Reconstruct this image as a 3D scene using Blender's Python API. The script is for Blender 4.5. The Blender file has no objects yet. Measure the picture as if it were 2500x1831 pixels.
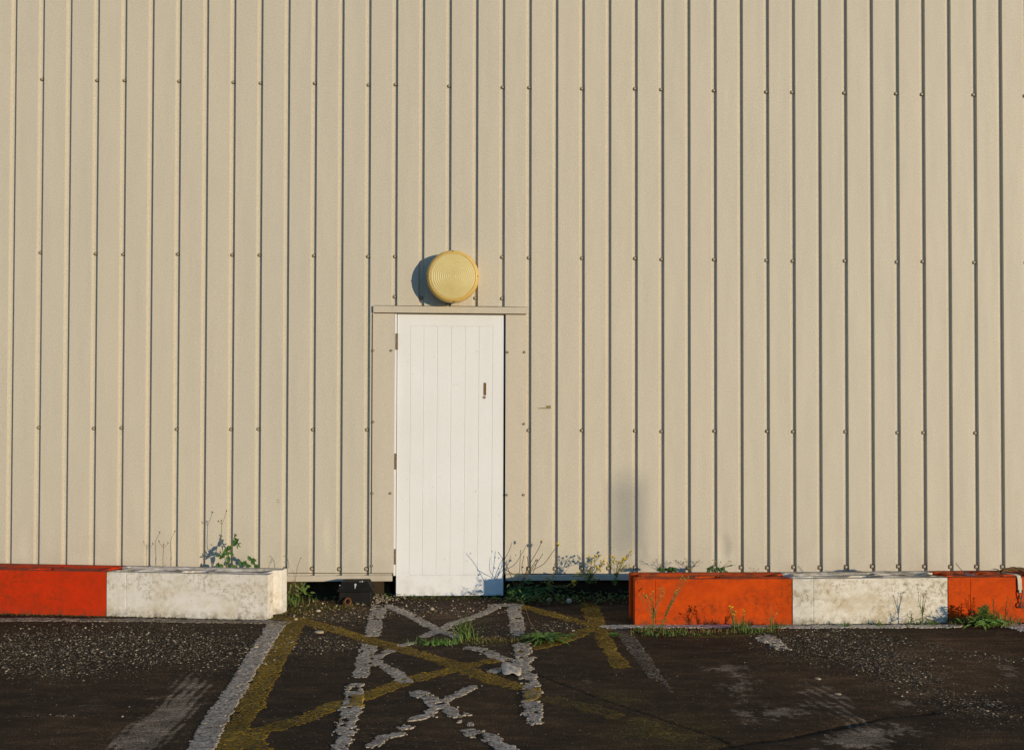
import bpy, bmesh, math, random
import numpy as np
from mathutils import Vector, Matrix

random.seed(7)
rng = np.random.default_rng(7)
SC = bpy.context.scene
COL = SC.collection
PI = math.pi

# ---------------------------------------------------------------- camera
FPX = 2992.0                      # focal length measured on a 2500 px wide picture
CX, CY = 1250.0, 915.5
CAMPOS = Vector((0.0, -8.60, 1.38))
YAW, PITCH, ROLL = 0.0452, 0.0208, 0.0020
_f = Vector((math.sin(YAW)*math.cos(PITCH), math.cos(YAW)*math.cos(PITCH), math.sin(PITCH)))
_r = Vector((math.cos(YAW), -math.sin(YAW), 0))
_u = _r.cross(_f)
_r, _u = _r*math.cos(ROLL) + _u*math.sin(ROLL), _u*math.cos(ROLL) - _r*math.sin(ROLL)
cd = bpy.data.cameras.new('camera')
cd.sensor_fit = 'HORIZONTAL'; cd.sensor_width = 36.0
cd.lens = 36.0*FPX/2500.0
cd.clip_start = 0.05; cd.clip_end = 1000
cam = bpy.data.objects.new('camera', cd); COL.objects.link(cam)
m3 = Matrix((_r, _u, -_f)).transposed()
cam.matrix_world = Matrix.Translation(CAMPOS) @ m3.to_4x4()
SC.camera = cam

# ---------------------------------------------------------------- light
SUN_AZ = math.radians(40.0)       # off the wall's normal, to the right
SUN_EL = math.radians(6.5)
to_sun = Vector((math.sin(SUN_AZ)*math.cos(SUN_EL), -math.cos(SUN_AZ)*math.cos(SUN_EL), math.sin(SUN_EL)))
W = bpy.data.worlds.new('World'); SC.world = W; W.use_nodes = True
nt = W.node_tree
sky = nt.nodes.new('ShaderNodeTexSky'); sky.sky_type = 'NISHITA'; sky.sun_disc = False
sky.sun_elevation = SUN_EL
sky.sun_rotation = math.atan2(to_sun.x, to_sun.y)
sky.air_density = 1.0; sky.dust_density = 0.0; sky.ozone_density = 4.0
bg = nt.nodes['Background']; bg.inputs['Strength'].default_value = 0.15
nt.links.new(sky.outputs[0], bg.inputs[0])
sl = bpy.data.lights.new('sun', 'SUN'); sl.energy = 2.45; sl.angle = math.radians(0.5); sl.color = (1.0, 0.825, 0.57)
so = bpy.data.objects.new('sun', sl); COL.objects.link(so)
so.rotation_euler = to_sun.to_track_quat('Z', 'Y').to_euler(); so.location = (6, -12, 8)
SC.view_settings.view_transform = 'Standard'; SC.view_settings.look = 'None'
SC.view_settings.exposure = 0.58; SC.view_settings.gamma = 1.0
SC.view_settings.use_curve_mapping = False

# ---------------------------------------------------------------- measuring helpers
def ray(u, v):
    return _r*((u-CX)/FPX) - _u*((v-CY)/FPX) + _f
def at(u, v, y=0.0):              # a point seen at (u, v) lying on the upright plane y
    d = ray(u, v); t = (y-CAMPOS.y)/d.y
    return CAMPOS + d*t
def gr(u, v, z=0.0):              # ... lying on the level plane z
    d = ray(u, v); t = (z-CAMPOS.z)/d.z
    return CAMPOS + d*t
def proj(x, y, z):
    dx = x-CAMPOS.x; dy = y-CAMPOS.y; dz = z-CAMPOS.z
    zc = dx*_f.x+dy*_f.y+dz*_f.z
    zc = np.where(zc < 0.3, 0.3, zc)
    xc = dx*_r.x+dy*_r.y+dz*_r.z; yc = dx*_u.x+dy*_u.y+dz*_u.z
    return CX+FPX*xc/zc, CY-FPX*yc/zc

# ---------------------------------------------------------------- noise
_perm = np.random.default_rng(3).random((512, 512))
def vnoise(x, y, seed=0):
    x = np.asarray(x, float)+seed*37.7; y = np.asarray(y, float)+seed*91.3
    xi = np.floor(x).astype(int); yi = np.floor(y).astype(int)
    fx = x-xi; fy = y-yi
    fx = fx*fx*(3-2*fx); fy = fy*fy*(3-2*fy)
    g = lambda a, b: _perm[a & 511, b & 511]
    return (g(xi, yi)*(1-fx)+g(xi+1, yi)*fx)*(1-fy)+(g(xi, yi+1)*(1-fx)+g(xi+1, yi+1)*fx)*fy
def fbm(x, y, octv=4, seed=0):
    s = 0; a = 0.5; t = 0
    for k in range(octv):
        s = s+a*vnoise(x*2**k, y*2**k, seed+k*5); t += a; a *= 0.5
    return s/t*2-1
def smooth(e0, e1, x):
    t = np.clip((x-e0)/(e1-e0), 0, 1); return t*t*(3-2*t)

# ---------------------------------------------------------------- object helpers
def tag(o, label=None, cat=None, group=None, kind=None):
    if label: o['label'] = label
    if cat: o['category'] = cat
    if group: o['group'] = group
    if kind: o['kind'] = kind
    return o
def empty(name, loc, label, cat, group=None, rz=0):
    o = bpy.data.objects.new(name, None); COL.objects.link(o)
    o.empty_display_size = 0.1
    o.location = loc; o.rotation_euler = (0, 0, rz)
    return tag(o, label, cat, group)
def link(name, me, mat, parent=None, smoothf=False):
    if mat is not None and not me.materials:
        me.materials.append(mat)
    o = bpy.data.objects.new(name, me); COL.objects.link(o)
    if parent is not None:
        o.parent = parent
        pm = Matrix.Translation(parent.location) @ parent.rotation_euler.to_matrix().to_4x4() if parent.parent is None else wm(parent)
        o.matrix_parent_inverse = pm.inverted()
    if smoothf:
        me.polygons.foreach_set('use_smooth', [True]*len(me.polygons))
    return o
def wm(o):
    m = Matrix.Translation(o.location) @ o.rotation_euler.to_matrix().to_4x4() @ Matrix.Diagonal((*o.scale, 1))
    if o.parent is not None:
        return wm(o.parent) @ o.matrix_parent_inverse @ m
    return m
def mesh(name, verts, faces):
    me = bpy.data.meshes.new(name); me.from_pydata([tuple(v) for v in verts], [], faces); me.update(); return me

class MB:
    def __init__(s): s.v = []; s.f = []
    def add(s, vs, fs):
        n = len(s.v); s.v += [tuple(v) for v in vs]; s.f += [tuple(i+n for i in f) for f in fs]
    def box(s, x0, x1, y0, y1, z0, z1):
        s.add([(x0,y0,z0),(x1,y0,z0),(x1,y1,z0),(x0,y1,z0),(x0,y0,z1),(x1,y0,z1),(x1,y1,z1),(x0,y1,z1)],
              [(0,3,2,1),(4,5,6,7),(0,1,5,4),(1,2,6,5),(2,3,7,6),(3,0,4,7)])
    def hexa(s, b, t):            # bottom quad, top quad
        s.add(list(b)+list(t), [(0,3,2,1),(4,5,6,7),(0,1,5,4),(1,2,6,5),(2,3,7,6),(3,0,4,7)])
    def tube(s, pts, r0, r1=None, n=5, closed=False):
        if r1 is None: r1 = r0
        pts = [Vector(p) for p in pts]; k = len(pts); vs = []; prev = None
        for i, p in enumerate(pts):
            if closed: t = pts[(i+1) % k]-pts[i-1]
            else: t = pts[min(i+1, k-1)]-pts[max(i-1, 0)]
            if t.length < 1e-9: t = Vector((0,0,1))
            t.normalize()
            a = prev if prev is not None else (Vector((0,1,0)) if abs(t.y) < .9 else Vector((1,0,0)))
            a = (a-t*a.dot(t)).normalized(); prev = a; b = t.cross(a)
            r = r0+(r1-r0)*i/max(1, k-1)
            for j in range(n):
                th = 2*PI*j/n; vs.append(p+(a*math.cos(th)+b*math.sin(th))*r)
        fs = []
        for i in range(k if closed else k-1):
            for j in range(n):
                i2 = (i+1) % k
                fs.append((i*n+j, i*n+(j+1) % n, i2*n+(j+1) % n, i2*n+j))
        if not closed:
            fs.append(tuple(range(n-1, -1, -1))); fs.append(tuple((k-1)*n+j for j in range(n)))
        s.add(vs, fs)
    def lathe(s, prof, c, axis='y', n=48, sgn=-1):      # prof: (r, h); h runs along sgn*y
        vs = []; fs = []; rings = []
        for r, h in prof:
            if r < 1e-6:
                rings.append([len(vs)]); vs.append((c[0], c[1]+sgn*h, c[2]) if axis == 'y' else (c[0], c[1], c[2]+h))
            else:
                ring = []
                for j in range(n):
                    a = 2*PI*j/n; ring.append(len(vs))
                    if axis == 'y': vs.append((c[0]+r*math.cos(a), c[1]+sgn*h, c[2]+r*math.sin(a)))
                    else: vs.append((c[0]+r*math.cos(a), c[1]+r*math.sin(a), c[2]+h))
                rings.append(ring)
        for A, B in zip(rings, rings[1:]):
            if len(A) == 1 and len(B) > 1:
                for j in range(n): fs.append((A[0], B[j], B[(j+1) % n]))
            elif len(B) == 1 and len(A) > 1:
                for j in range(n): fs.append((A[j], B[0], A[(j+1) % n]))
            elif len(A) > 1:
                for j in range(n): fs.append((A[j], B[j], B[(j+1) % n], A[(j+1) % n]))
        s.add(vs, fs)
    def leaf(s, base, d, up, L, w, bend=0.3, seg=4, lobes=0):
        d = Vector(d).normalized(); side = d.cross(Vector(up))
        if side.length < 1e-6: side = Vector((1,0,0))
        side.normalize(); nrm = side.cross(d).normalized()
        vs = []; fs = []
        for i in range(seg+1):
            t = i/seg
            p = Vector(base)+d*(L*t)-Vector((0,0,1))*(bend*L*t*t)
            ww = w*math.sin(PI*(0.10+0.90*t)**0.8)*0.5+0.0004
            if lobes and i % 2: ww *= 0.35
            vs += [p-side*ww+nrm*ww*0.4, p, p+side*ww+nrm*ww*0.4]
        for i in range(seg):
            a = i*3
            fs += [(a, a+1, a+4, a+3), (a+1, a+2, a+5, a+4)]
        s.add(vs, fs)
    def mesh(s, name): return mesh(name, s.v, s.f)
    def build(s, name, mat, parent=None, smoothf=False): return link(name, s.mesh(name), mat, parent, smoothf)

def bevel(o, w=0.003, seg=2, ang=35):
    b = o.modifiers.new('bevel', 'BEVEL'); b.width = w; b.segments = seg; b.limit_method = 'ANGLE'; b.angle_limit = math.radians(ang)
    return o

# ---------------------------------------------------------------- materials
class NT:
    def __init__(s, name, rough=0.8, spec=0.3):
        s.m = bpy.data.materials.new(name); s.m.use_nodes = True
        s.t = s.m.node_tree; s.b = s.t.nodes['Principled BSDF']
        s.b.inputs['Roughness'].default_value = rough
        s.b.inputs['Specular IOR Level'].default_value = spec
        s.tc = s.t.nodes.new('ShaderNodeTexCoord')
    def n(s, typ, **kw):
        nd = s.t.nodes.new(typ)
        for k, v in kw.items(): setattr(nd, k, v)
        return nd
    def l(s, a, b): s.t.links.new(a, b)
    def coord(s, scale=(1,1,1), loc=(0,0,0), rot=(0,0,0), src='Object'):
        mp = s.n('ShaderNodeMapping'); mp.inputs['Scale'].default_value = scale; mp.inputs['Location'].default_value = loc
        mp.inputs['Rotation'].default_value = rot
        s.l(s.tc.outputs[src], mp.inputs[0]); return mp.outputs[0]
    def noise(s, scale, detail=4, rough=0.55, vec=None, dist=0):
        nd = s.n('ShaderNodeTexNoise'); nd.inputs['Scale'].default_value = scale; nd.inputs['Detail'].default_value = detail
        nd.inputs['Roughness'].default_value = rough; nd.inputs['Distortion'].default_value = dist
        s.l(vec if vec is not None else s.coord(), nd.inputs['Vector']); return nd.outputs['Fac']
    def ramp(s, fac, stops):
        r = s.n('ShaderNodeValToRGB'); e = r.color_ramp.elements
        while len(e) < len(stops): e.new(0.5)
        for el, (p, c) in zip(e, stops):
            el.position = p; el.color = (c, c, c, 1) if isinstance(c, (int, float)) else (*c, 1)
        s.l(fac, r.inputs[0]); return r.outputs[0]
    def mix(s, fac, a, b, mode='MIX'):
        m = s.n('ShaderNodeMix', data_type='RGBA', blend_type=mode)
        for sock, v in ((m.inputs[0], fac), (m.inputs[6], a), (m.inputs[7], b)):
            if isinstance(v, (int, float)): sock.default_value = v
            elif isinstance(v, tuple): sock.default_value = (*v, 1)
            else: s.l(v, sock)
        return m.outputs[2]
    def math(s, op, a, b=0.0):
        m = s.n('ShaderNodeMath', operation=op)
        for i, v in enumerate((a, b)):
            if isinstance(v, (int, float)): m.inputs[i].default_value = v
            else: s.l(v, m.inputs[i])
        return m.outputs[0]
    def attr(s, name):
        a = s.n('ShaderNodeAttribute'); a.attribute_name = name; return a
    def bump(s, h, strength=0.3, dist=0.002, prev=None):
        b = s.n('ShaderNodeBump'); b.inputs['Strength'].default_value = strength; b.inputs['Distance'].default_value = dist
        s.l(h, b.inputs['Height'])
        if prev is not None: s.l(prev, b.inputs['Normal'])
        return b.outputs[0]
    def color(s, c):
        if isinstance(c, tuple): s.b.inputs['Base Color'].default_value = (*c, 1)
        else: s.l(c, s.b.inputs['Base Color'])
    def normal(s, o): s.l(o, s.b.inputs['Normal'])
    def rough(s, o): s.l(o, s.b.inputs['Roughness'])

def simple(name, c1, c2, scale=20, rough=0.8, spec=0.3, bump=0.0, bscale=200, metallic=0.0):
    t = NT(name, rough, spec); t.color(t.mix(t.ramp(t.noise(scale), [(0.3, 0.0), (0.7, 1.0)]), c1, c2))
    if bump: t.normal(t.bump(t.noise(bscale), bump, 0.002))
    t.b.inputs['Metallic'].default_value = metallic
    return t.m

# coated steel cladding: faint cloudy soiling, fine orange-peel grain
def coated_steel(name, base, dents=False, gk=1.0):
    t = NT(name, 0.55, 0.35)
    big = t.ramp(t.noise(0.9, 3), [(0.35, 0.0), (0.7, 1.0)])
    c = t.mix(big, base, tuple(x*y for x, y in zip(base, (0.955, 0.96, 0.955))))
    strk = t.ramp(t.noise(1.0, 4, 0.6, t.coord((16, 16, 0.6))), [(0.5, 0.0), (0.85, 1.0)])
    c = t.mix(t.math('MULTIPLY', strk, 0.16), c, tuple(x*0.78 for x in base))
    sx = t.n('ShaderNodeSeparateXYZ'); t.l(t.coord(), sx.inputs[0])
    idx = t.math('FLOOR', t.math('DIVIDE', t.math('SUBTRACT', sx.outputs[0], -3.42), 0.947))
    wn = t.n('ShaderNodeTexWhiteNoise', noise_dimensions='1D'); t.l(idx, wn.inputs['W'])
    c = t.mix(t.math('MULTIPLY', wn.outputs['Value'], 0.5), c, tuple(x*y for x, y in zip(base, (0.90, 0.93, 0.96))))
    blot = t.ramp(t.noise(5.5, 5, 0.7, t.coord((1, 1, .6))), [(0.48, 0.0), (0.75, 1.0)])
    c = t.mix(t.math('MULTIPLY', blot, 0.22), c, tuple(x*0.80 for x in base))
    grain = t.noise(130, 3, 0.85)
    c = t.mix(t.math('MULTIPLY', t.ramp(grain, [(0.34, 1.0), (0.60, 0.0)]), 0.48*gk), c, tuple(x*0.62 for x in base))
    c = t.mix(t.math('MULTIPLY', t.ramp(grain, [(0.50, 0.0), (0.72, 1.0)]), 0.42*gk), c, (0.80, 0.74, 0.60))
    # splash dirt close to the ground
    sep = t.n('ShaderNodeSeparateXYZ'); t.l(t.coord(), sep.inputs[0])
    low = t.ramp(sep.outputs[2], [(0.16, 1.0), (0.55, 0.0)])
    dn = t.ramp(t.noise(5, 5, 0.65), [(0.42, 0.0), (0.72, 1.0)])
    c = t.mix(t.math('MULTIPLY', t.math('MULTIPLY', low, dn), 0.35), c, (0.30, 0.25, 0.17))
    t.color(c)
    b = t.bump(t.noise(1.6, 2, 0.5, t.coord((3.2, 1, 0.7))), 0.35, 0.02)
    b = t.bump(grain, 0.10, 0.0012, b)
    if dents:
        for (u, v, rx, rz, amp) in dents:
            p = at(u, v, 0)
            vm = t.n('ShaderNodeVectorMath', operation='LENGTH')
            t.l(t.coord((1/rx, 0, 1/rz), (-p.x/rx, 0, -p.z/rz)), vm.inputs[0])
            mr = t.n('ShaderNodeMapRange', interpolation_type='SMOOTHERSTEP'); t.l(vm.outputs['Value'], mr.inputs[0]); mr.inputs[1].default_value = 0.0; mr.inputs[2].default_value = 1.6
            b = t.bump(mr.outputs[0], 1.0, amp*0.8, b)
    t.normal(b)
    return t.m
WALLC = (0.600, 0.533, 0.424)
M_wall = coated_steel('coated_steel', WALLC, dents=[(812, 1305, .05, .13, .008), (1765, 1335, .05, .09, .010), (1560, 1350, .05, .07, .006), (75, 1330, .06, .14, .006)])
M_trim = coated_steel('trim_steel', (0.575, 0.500, 0.390), gk=0.45)
M_panel = coated_steel('panel_steel', (0.600, 0.522, 0.415), gk=0.45)

def door_paint():
    t = NT('white_door_paint', 0.5, 0.35)
    base = (0.815, 0.815, 0.82)
    c = t.mix(t.ramp(t.noise(1.8, 3), [(0.35, 0.0), (0.75, 1.0)]), base, (0.76, 0.755, 0.74))
    strk = t.ramp(t.noise(1.0, 4, 0.6, t.coord((22, 22, 0.8))), [(0.52, 0.0), (0.85, 1.0)])
    c = t.mix(t.math('MULTIPLY', strk, 0.20), c, (0.62, 0.58, 0.50))
    grain = t.noise(240, 2, 0.7)
    c = t.mix(t.math('MULTIPLY', t.ramp(grain, [(0.32, 1.0), (0.60, 0.0)]), 0.22), c, (0.5, 0.47, 0.42))
    sep = t.n('ShaderNodeSeparateXYZ'); t.l(t.coord(), sep.inputs[0])
    low = t.ramp(sep.outputs[2], [(0.02, 1.0), (0.22, 0.0)])
    dn = t.ramp(t.noise(16, 5, 0.65), [(0.45, 0.0), (0.68, 1.0)])
    c = t.mix(t.math('MULTIPLY', t.math('MULTIPLY', low, dn), 0.35), c, (0.36, 0.31, 0.25))
    spk = t.ramp(t.noise(34, 2, 0.5), [(0.74, 0.0), (0.78, 1.0)])
    c = t.mix(t.math('MULTIPLY', spk, 0.5), c, (0.45, 0.38, 0.28))
    t.color(c)
    t.normal(t.bump(grain, 0.12, 0.001, t.bump(t.noise(1.0, 4, 0.6, t.coord((40, 40, 2.5))), 0.12, 0.003)))
    return t.m
M_door = door_paint()

def block_paint(name, base, dirt, dirt2, amount, seed):
    t = NT(name, 0.85, 0.12)
    off = (seed*3.1, seed*1.7, 0)
    n1 = t.ramp(t.noise(7, 6, 0.7, t.coord((1, 1, 1.3), off)), [(0.42, 0.0), (0.66, 1.0)])
    n2 = t.ramp(t.noise(30, 5, 0.8, t.coord(loc=off)), [(0.48, 0.0), (0.60, 1.0)])
    n3 = t.ramp(t.noise(3.2, 4, 0.6, t.coord((1, 1, 2.2), off)), [(0.45, 0.15), (0.62, 1.0)])
    pit = t.ramp(t.noise(120, 3, 0.7), [(0.60, 0.0), (0.70, 1.0)])
    c = t.mix(t.math('MULTIPLY', n1, amount), base, dirt)
    c = t.mix(t.math('MULTIPLY', t.math('MULTIPLY', n2, n3), min(1, amount*1.25)), c, dirt2)
    c = t.mix(t.math('MULTIPLY', pit, amount), c, tuple(x*0.5 for x in dirt2))
    strk = t.ramp(t.noise(1.0, 4, 0.6, t.coord((30, 30, 2.0), off)), [(0.52, 0.0), (0.80, 1.0)])
    c = t.mix(t.math('MULTIPLY', strk, amount*0.6), c, dirt)
    # grime lying on the upward faces, and splash at the foot
    geo = t.n('ShaderNodeNewGeometry'); sp = t.n('ShaderNodeSeparateXYZ'); t.l(geo.outputs['True Normal'], sp.inputs[0])
    upf = t.ramp(sp.outputs[2], [(0.6, 0.0), (0.9, 1.0)])
    tn = t.ramp(t.noise(11, 5, 0.7, t.coord((0.7, 3.0, 1), off)), [(0.40, 0.0), (0.58, 1.0)])
    c = t.mix(t.math('MULTIPLY', t.math('MULTIPLY', upf, tn), 0.85), c, (0.085, 0.06, 0.035))
    p = t.n('ShaderNodeSeparateXYZ'); t.l(t.coord(), p.inputs[0])
    foot = t.ramp(p.outputs[2], [(0.0, 1.0), (0.055, 0.0)])
    fn = t.ramp(t.noise(26, 5, 0.7), [(0.40, 0.0), (0.62, 1.0)])
    c = t.mix(t.math('MULTIPLY', t.math('MULTIPLY', foot, fn), 0.75), c, (0.07, 0.055, 0.03))
    t.color(c)
    t.normal(t.bump(t.noise(150, 4, 0.7), 0.40, 0.0020, t.bump(t.noise(14, 4, 0.6), 0.35, 0.006)))
    return t.m
M_or1 = block_paint('orange_red_paint', (0.60, 0.034, 0.004), (0.42, 0.032, 0.006), (0.22, 0.040, 0.010), 0.75, 1)
M_or2 = block_paint('orange_paint', (0.61, 0.072, 0.004), (0.43, 0.044, 0.005), (0.24, 0.048, 0.010), 0.75, 2)
M_wh1 = block_paint('white_paint_weathered', (0.76, 0.72, 0.66), (0.54, 0.44, 0.28), (0.32, 0.24, 0.12), 0.58, 3)
M_wh2 = block_paint('white_paint_stained', (0.74, 0.69, 0.60), (0.48, 0.38, 0.23), (0.25, 0.18, 0.09), 0.68, 4)

def lamp_plastic():
    t = NT('yellowed_plastic', 0.42, 0.45)
    c = t.mix(t.ramp(t.noise(9, 4), [(0.35, 0.0), (0.7, 1.0)]), (0.68, 0.56, 0.25), (0.60, 0.485, 0.20))
    c = t.mix(t.math('MULTIPLY', t.ramp(t.noise(120, 3, .7), [(0.45, 0.0), (0.7, 1.0)]), 0.2), c, (0.40, 0.28, 0.08))
    t.color(c); t.b.inputs['Subsurface Weight'].default_value = 0.15; t.b.inputs['Subsurface Radius'].default_value = (.01, .007, .003)
    return t.m
M_lamp = lamp_plastic()
def lamp_rim():
    t = NT('yellowed_rim', 0.42, 0.45)
    t.color(t.mix(t.ramp(t.noise(20, 4), [(0.35, 0.0), (0.7, 1.0)]), (0.68, 0.46, 0.13), (0.58, 0.38, 0.10)))
    t.b.inputs['Subsurface Weight'].default_value = 0.1; t.b.inputs['Subsurface Radius'].default_value = (.01, .006, .002)
    return t.m
M_rim = lamp_rim()
M_screw = simple('screw_cap', (0.40, 0.36, 0.26), (0.26, 0.22, 0.15), 60, 0.45, 0.5)
M_washer = simple('washer_rubber', (0.05, 0.04, 0.025), (0.12, 0.07, 0.03), 80, 0.7)
M_rust = simple('rusty_steel', (0.24, 0.085, 0.02), (0.10, 0.04, 0.015), 90, 0.85, 0.2, 0.3)
M_hinge = simple('tarnished_hinge', (0.26, 0.19, 0.12), (0.13, 0.085, 0.045), 70, 0.6, 0.4, 0.2)
M_dark = simple('dark_gap', (0.02, 0.02, 0.02), (0.03, 0.028, 0.025), 20, 0.9)
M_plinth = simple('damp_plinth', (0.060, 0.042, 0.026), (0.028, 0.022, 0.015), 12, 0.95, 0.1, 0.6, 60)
M_blackp = simple('black_plastic', (0.006, 0.0055, 0.005), (0.013, 0.011, 0.009), 18, 0.7, 0.2, 0.3, 120)
M_dropping = simple('white_splash', (0.62, 0.62, 0.62), (0.5, 0.5, 0.5), 60, 0.8)
M_mark = simple('olive_mark', (0.19, 0.16, 0.05), (0.30, 0.25, 0.12), 90, 0.9)
M_scuff = simple('scuff_mark', (0.30, 0.26, 0.19), (0.40, 0.35, 0.27), 90, 0.9)
M_strap = simple('cream_strap', (0.66, 0.60, 0.47), (0.50, 0.44, 0.33), 40, 0.85, 0.2, 0.4, 300)
M_iron = simple('black_iron', (0.022, 0.020, 0.020), (0.045, 0.035, 0.03), 50, 0.5, 0.5)
M_rope = simple('brown_rope', (0.17, 0.10, 0.05), (0.08, 0.05, 0.025), 120, 0.95, 0.1, 0.5, 400)
M_cable = simple('slate_blue_cable', (0.07, 0.08, 0.13), (0.10, 0.06, 0.05), 40, 0.6)
M_pebble = simple('pale_pebble', (0.50, 0.41, 0.28), (0.36, 0.28, 0.18), 60, 0.9, 0.2, 0.3)
M_scrap = simple('cream_scrap', (0.66, 0.58, 0.47), (0.48, 0.40, 0.30), 40, 0.8, 0.2, 0.4, 90)
M_foliage = simple('leaf_green', (0.065, 0.155, 0.020), (0.115, 0.200, 0.030), 30, 0.6, 0.3)
M_foliage_d = simple('leaf_dark_green', (0.032, 0.090, 0.022), (0.065, 0.130, 0.024), 30, 0.6, 0.3)
M_grass = simple('grass_green', (0.060, 0.120, 0.018), (0.120, 0.150, 0.030), 18, 0.6, 0.3)
M_straw = simple('dry_straw', (0.24, 0.17, 0.06), (0.15, 0.11, 0.04), 25, 0.8, 0.2)
M_stem = simple('stem_green', (0.17, 0.18, 0.05), (0.24, 0.20, 0.07), 30, 0.7)
M_stemdark = simple('stem_olive_brown', (0.075, 0.060, 0.020), (0.11, 0.08, 0.03), 30, 0.8)
M_stemdry = simple('stem_brown', (0.13, 0.085, 0.04), (0.20, 0.13, 0.06), 30, 0.8)
M_petal = simple('yellow_petal', (0.86, 0.66, 0.02), (0.74, 0.55, 0.02), 60, 0.6)
M_petal2 = simple('ochre_petal', (0.78, 0.50, 0.06), (0.55, 0.33, 0.05), 60, 0.7)
M_bud = simple('brown_bud', (0.075, 0.045, 0.018), (0.12, 0.07, 0.03), 60, 0.8)
M_seed = simple('seed_fluff', (0.50, 0.48, 0.42), (0.38, 0.35, 0.30), 60, 0.9)
M_moss = simple('moss', (0.10, 0.085, 0.015), (0.055, 0.065, 0.014), 45, 0.95, 0.1)

# ================================================================ GROUND
def seg_dist(px, py, pts):
    d = np.full(px.shape, 1e9)
    for (ax, ay), (bx, by) in zip(pts, pts[1:]):
        vx, vy = bx-ax, by-ay; L = vx*vx+vy*vy+1e-12
        t = np.clip(((px-ax)*vx+(py-ay)*vy)/L, 0, 1)
        d = np.minimum(d, np.hypot(px-ax-t*vx, py-ay-t*vy))
    return d
def gpts(S): return [(gr(u, v).x, gr(u, v).y) for u, v in S]
CRACKS = [gpts([(1290, 1640), (1374, 1670), (1480, 1712), (1580, 1744), (1747, 1800), (1830, 1838)])]
GULLY = gpts([(1700, 1842), (1760, 1824), (1847, 1809), (1925, 1800), (2000, 1784), (2097, 1764), (2167, 1748), (2270, 1740)])

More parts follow.
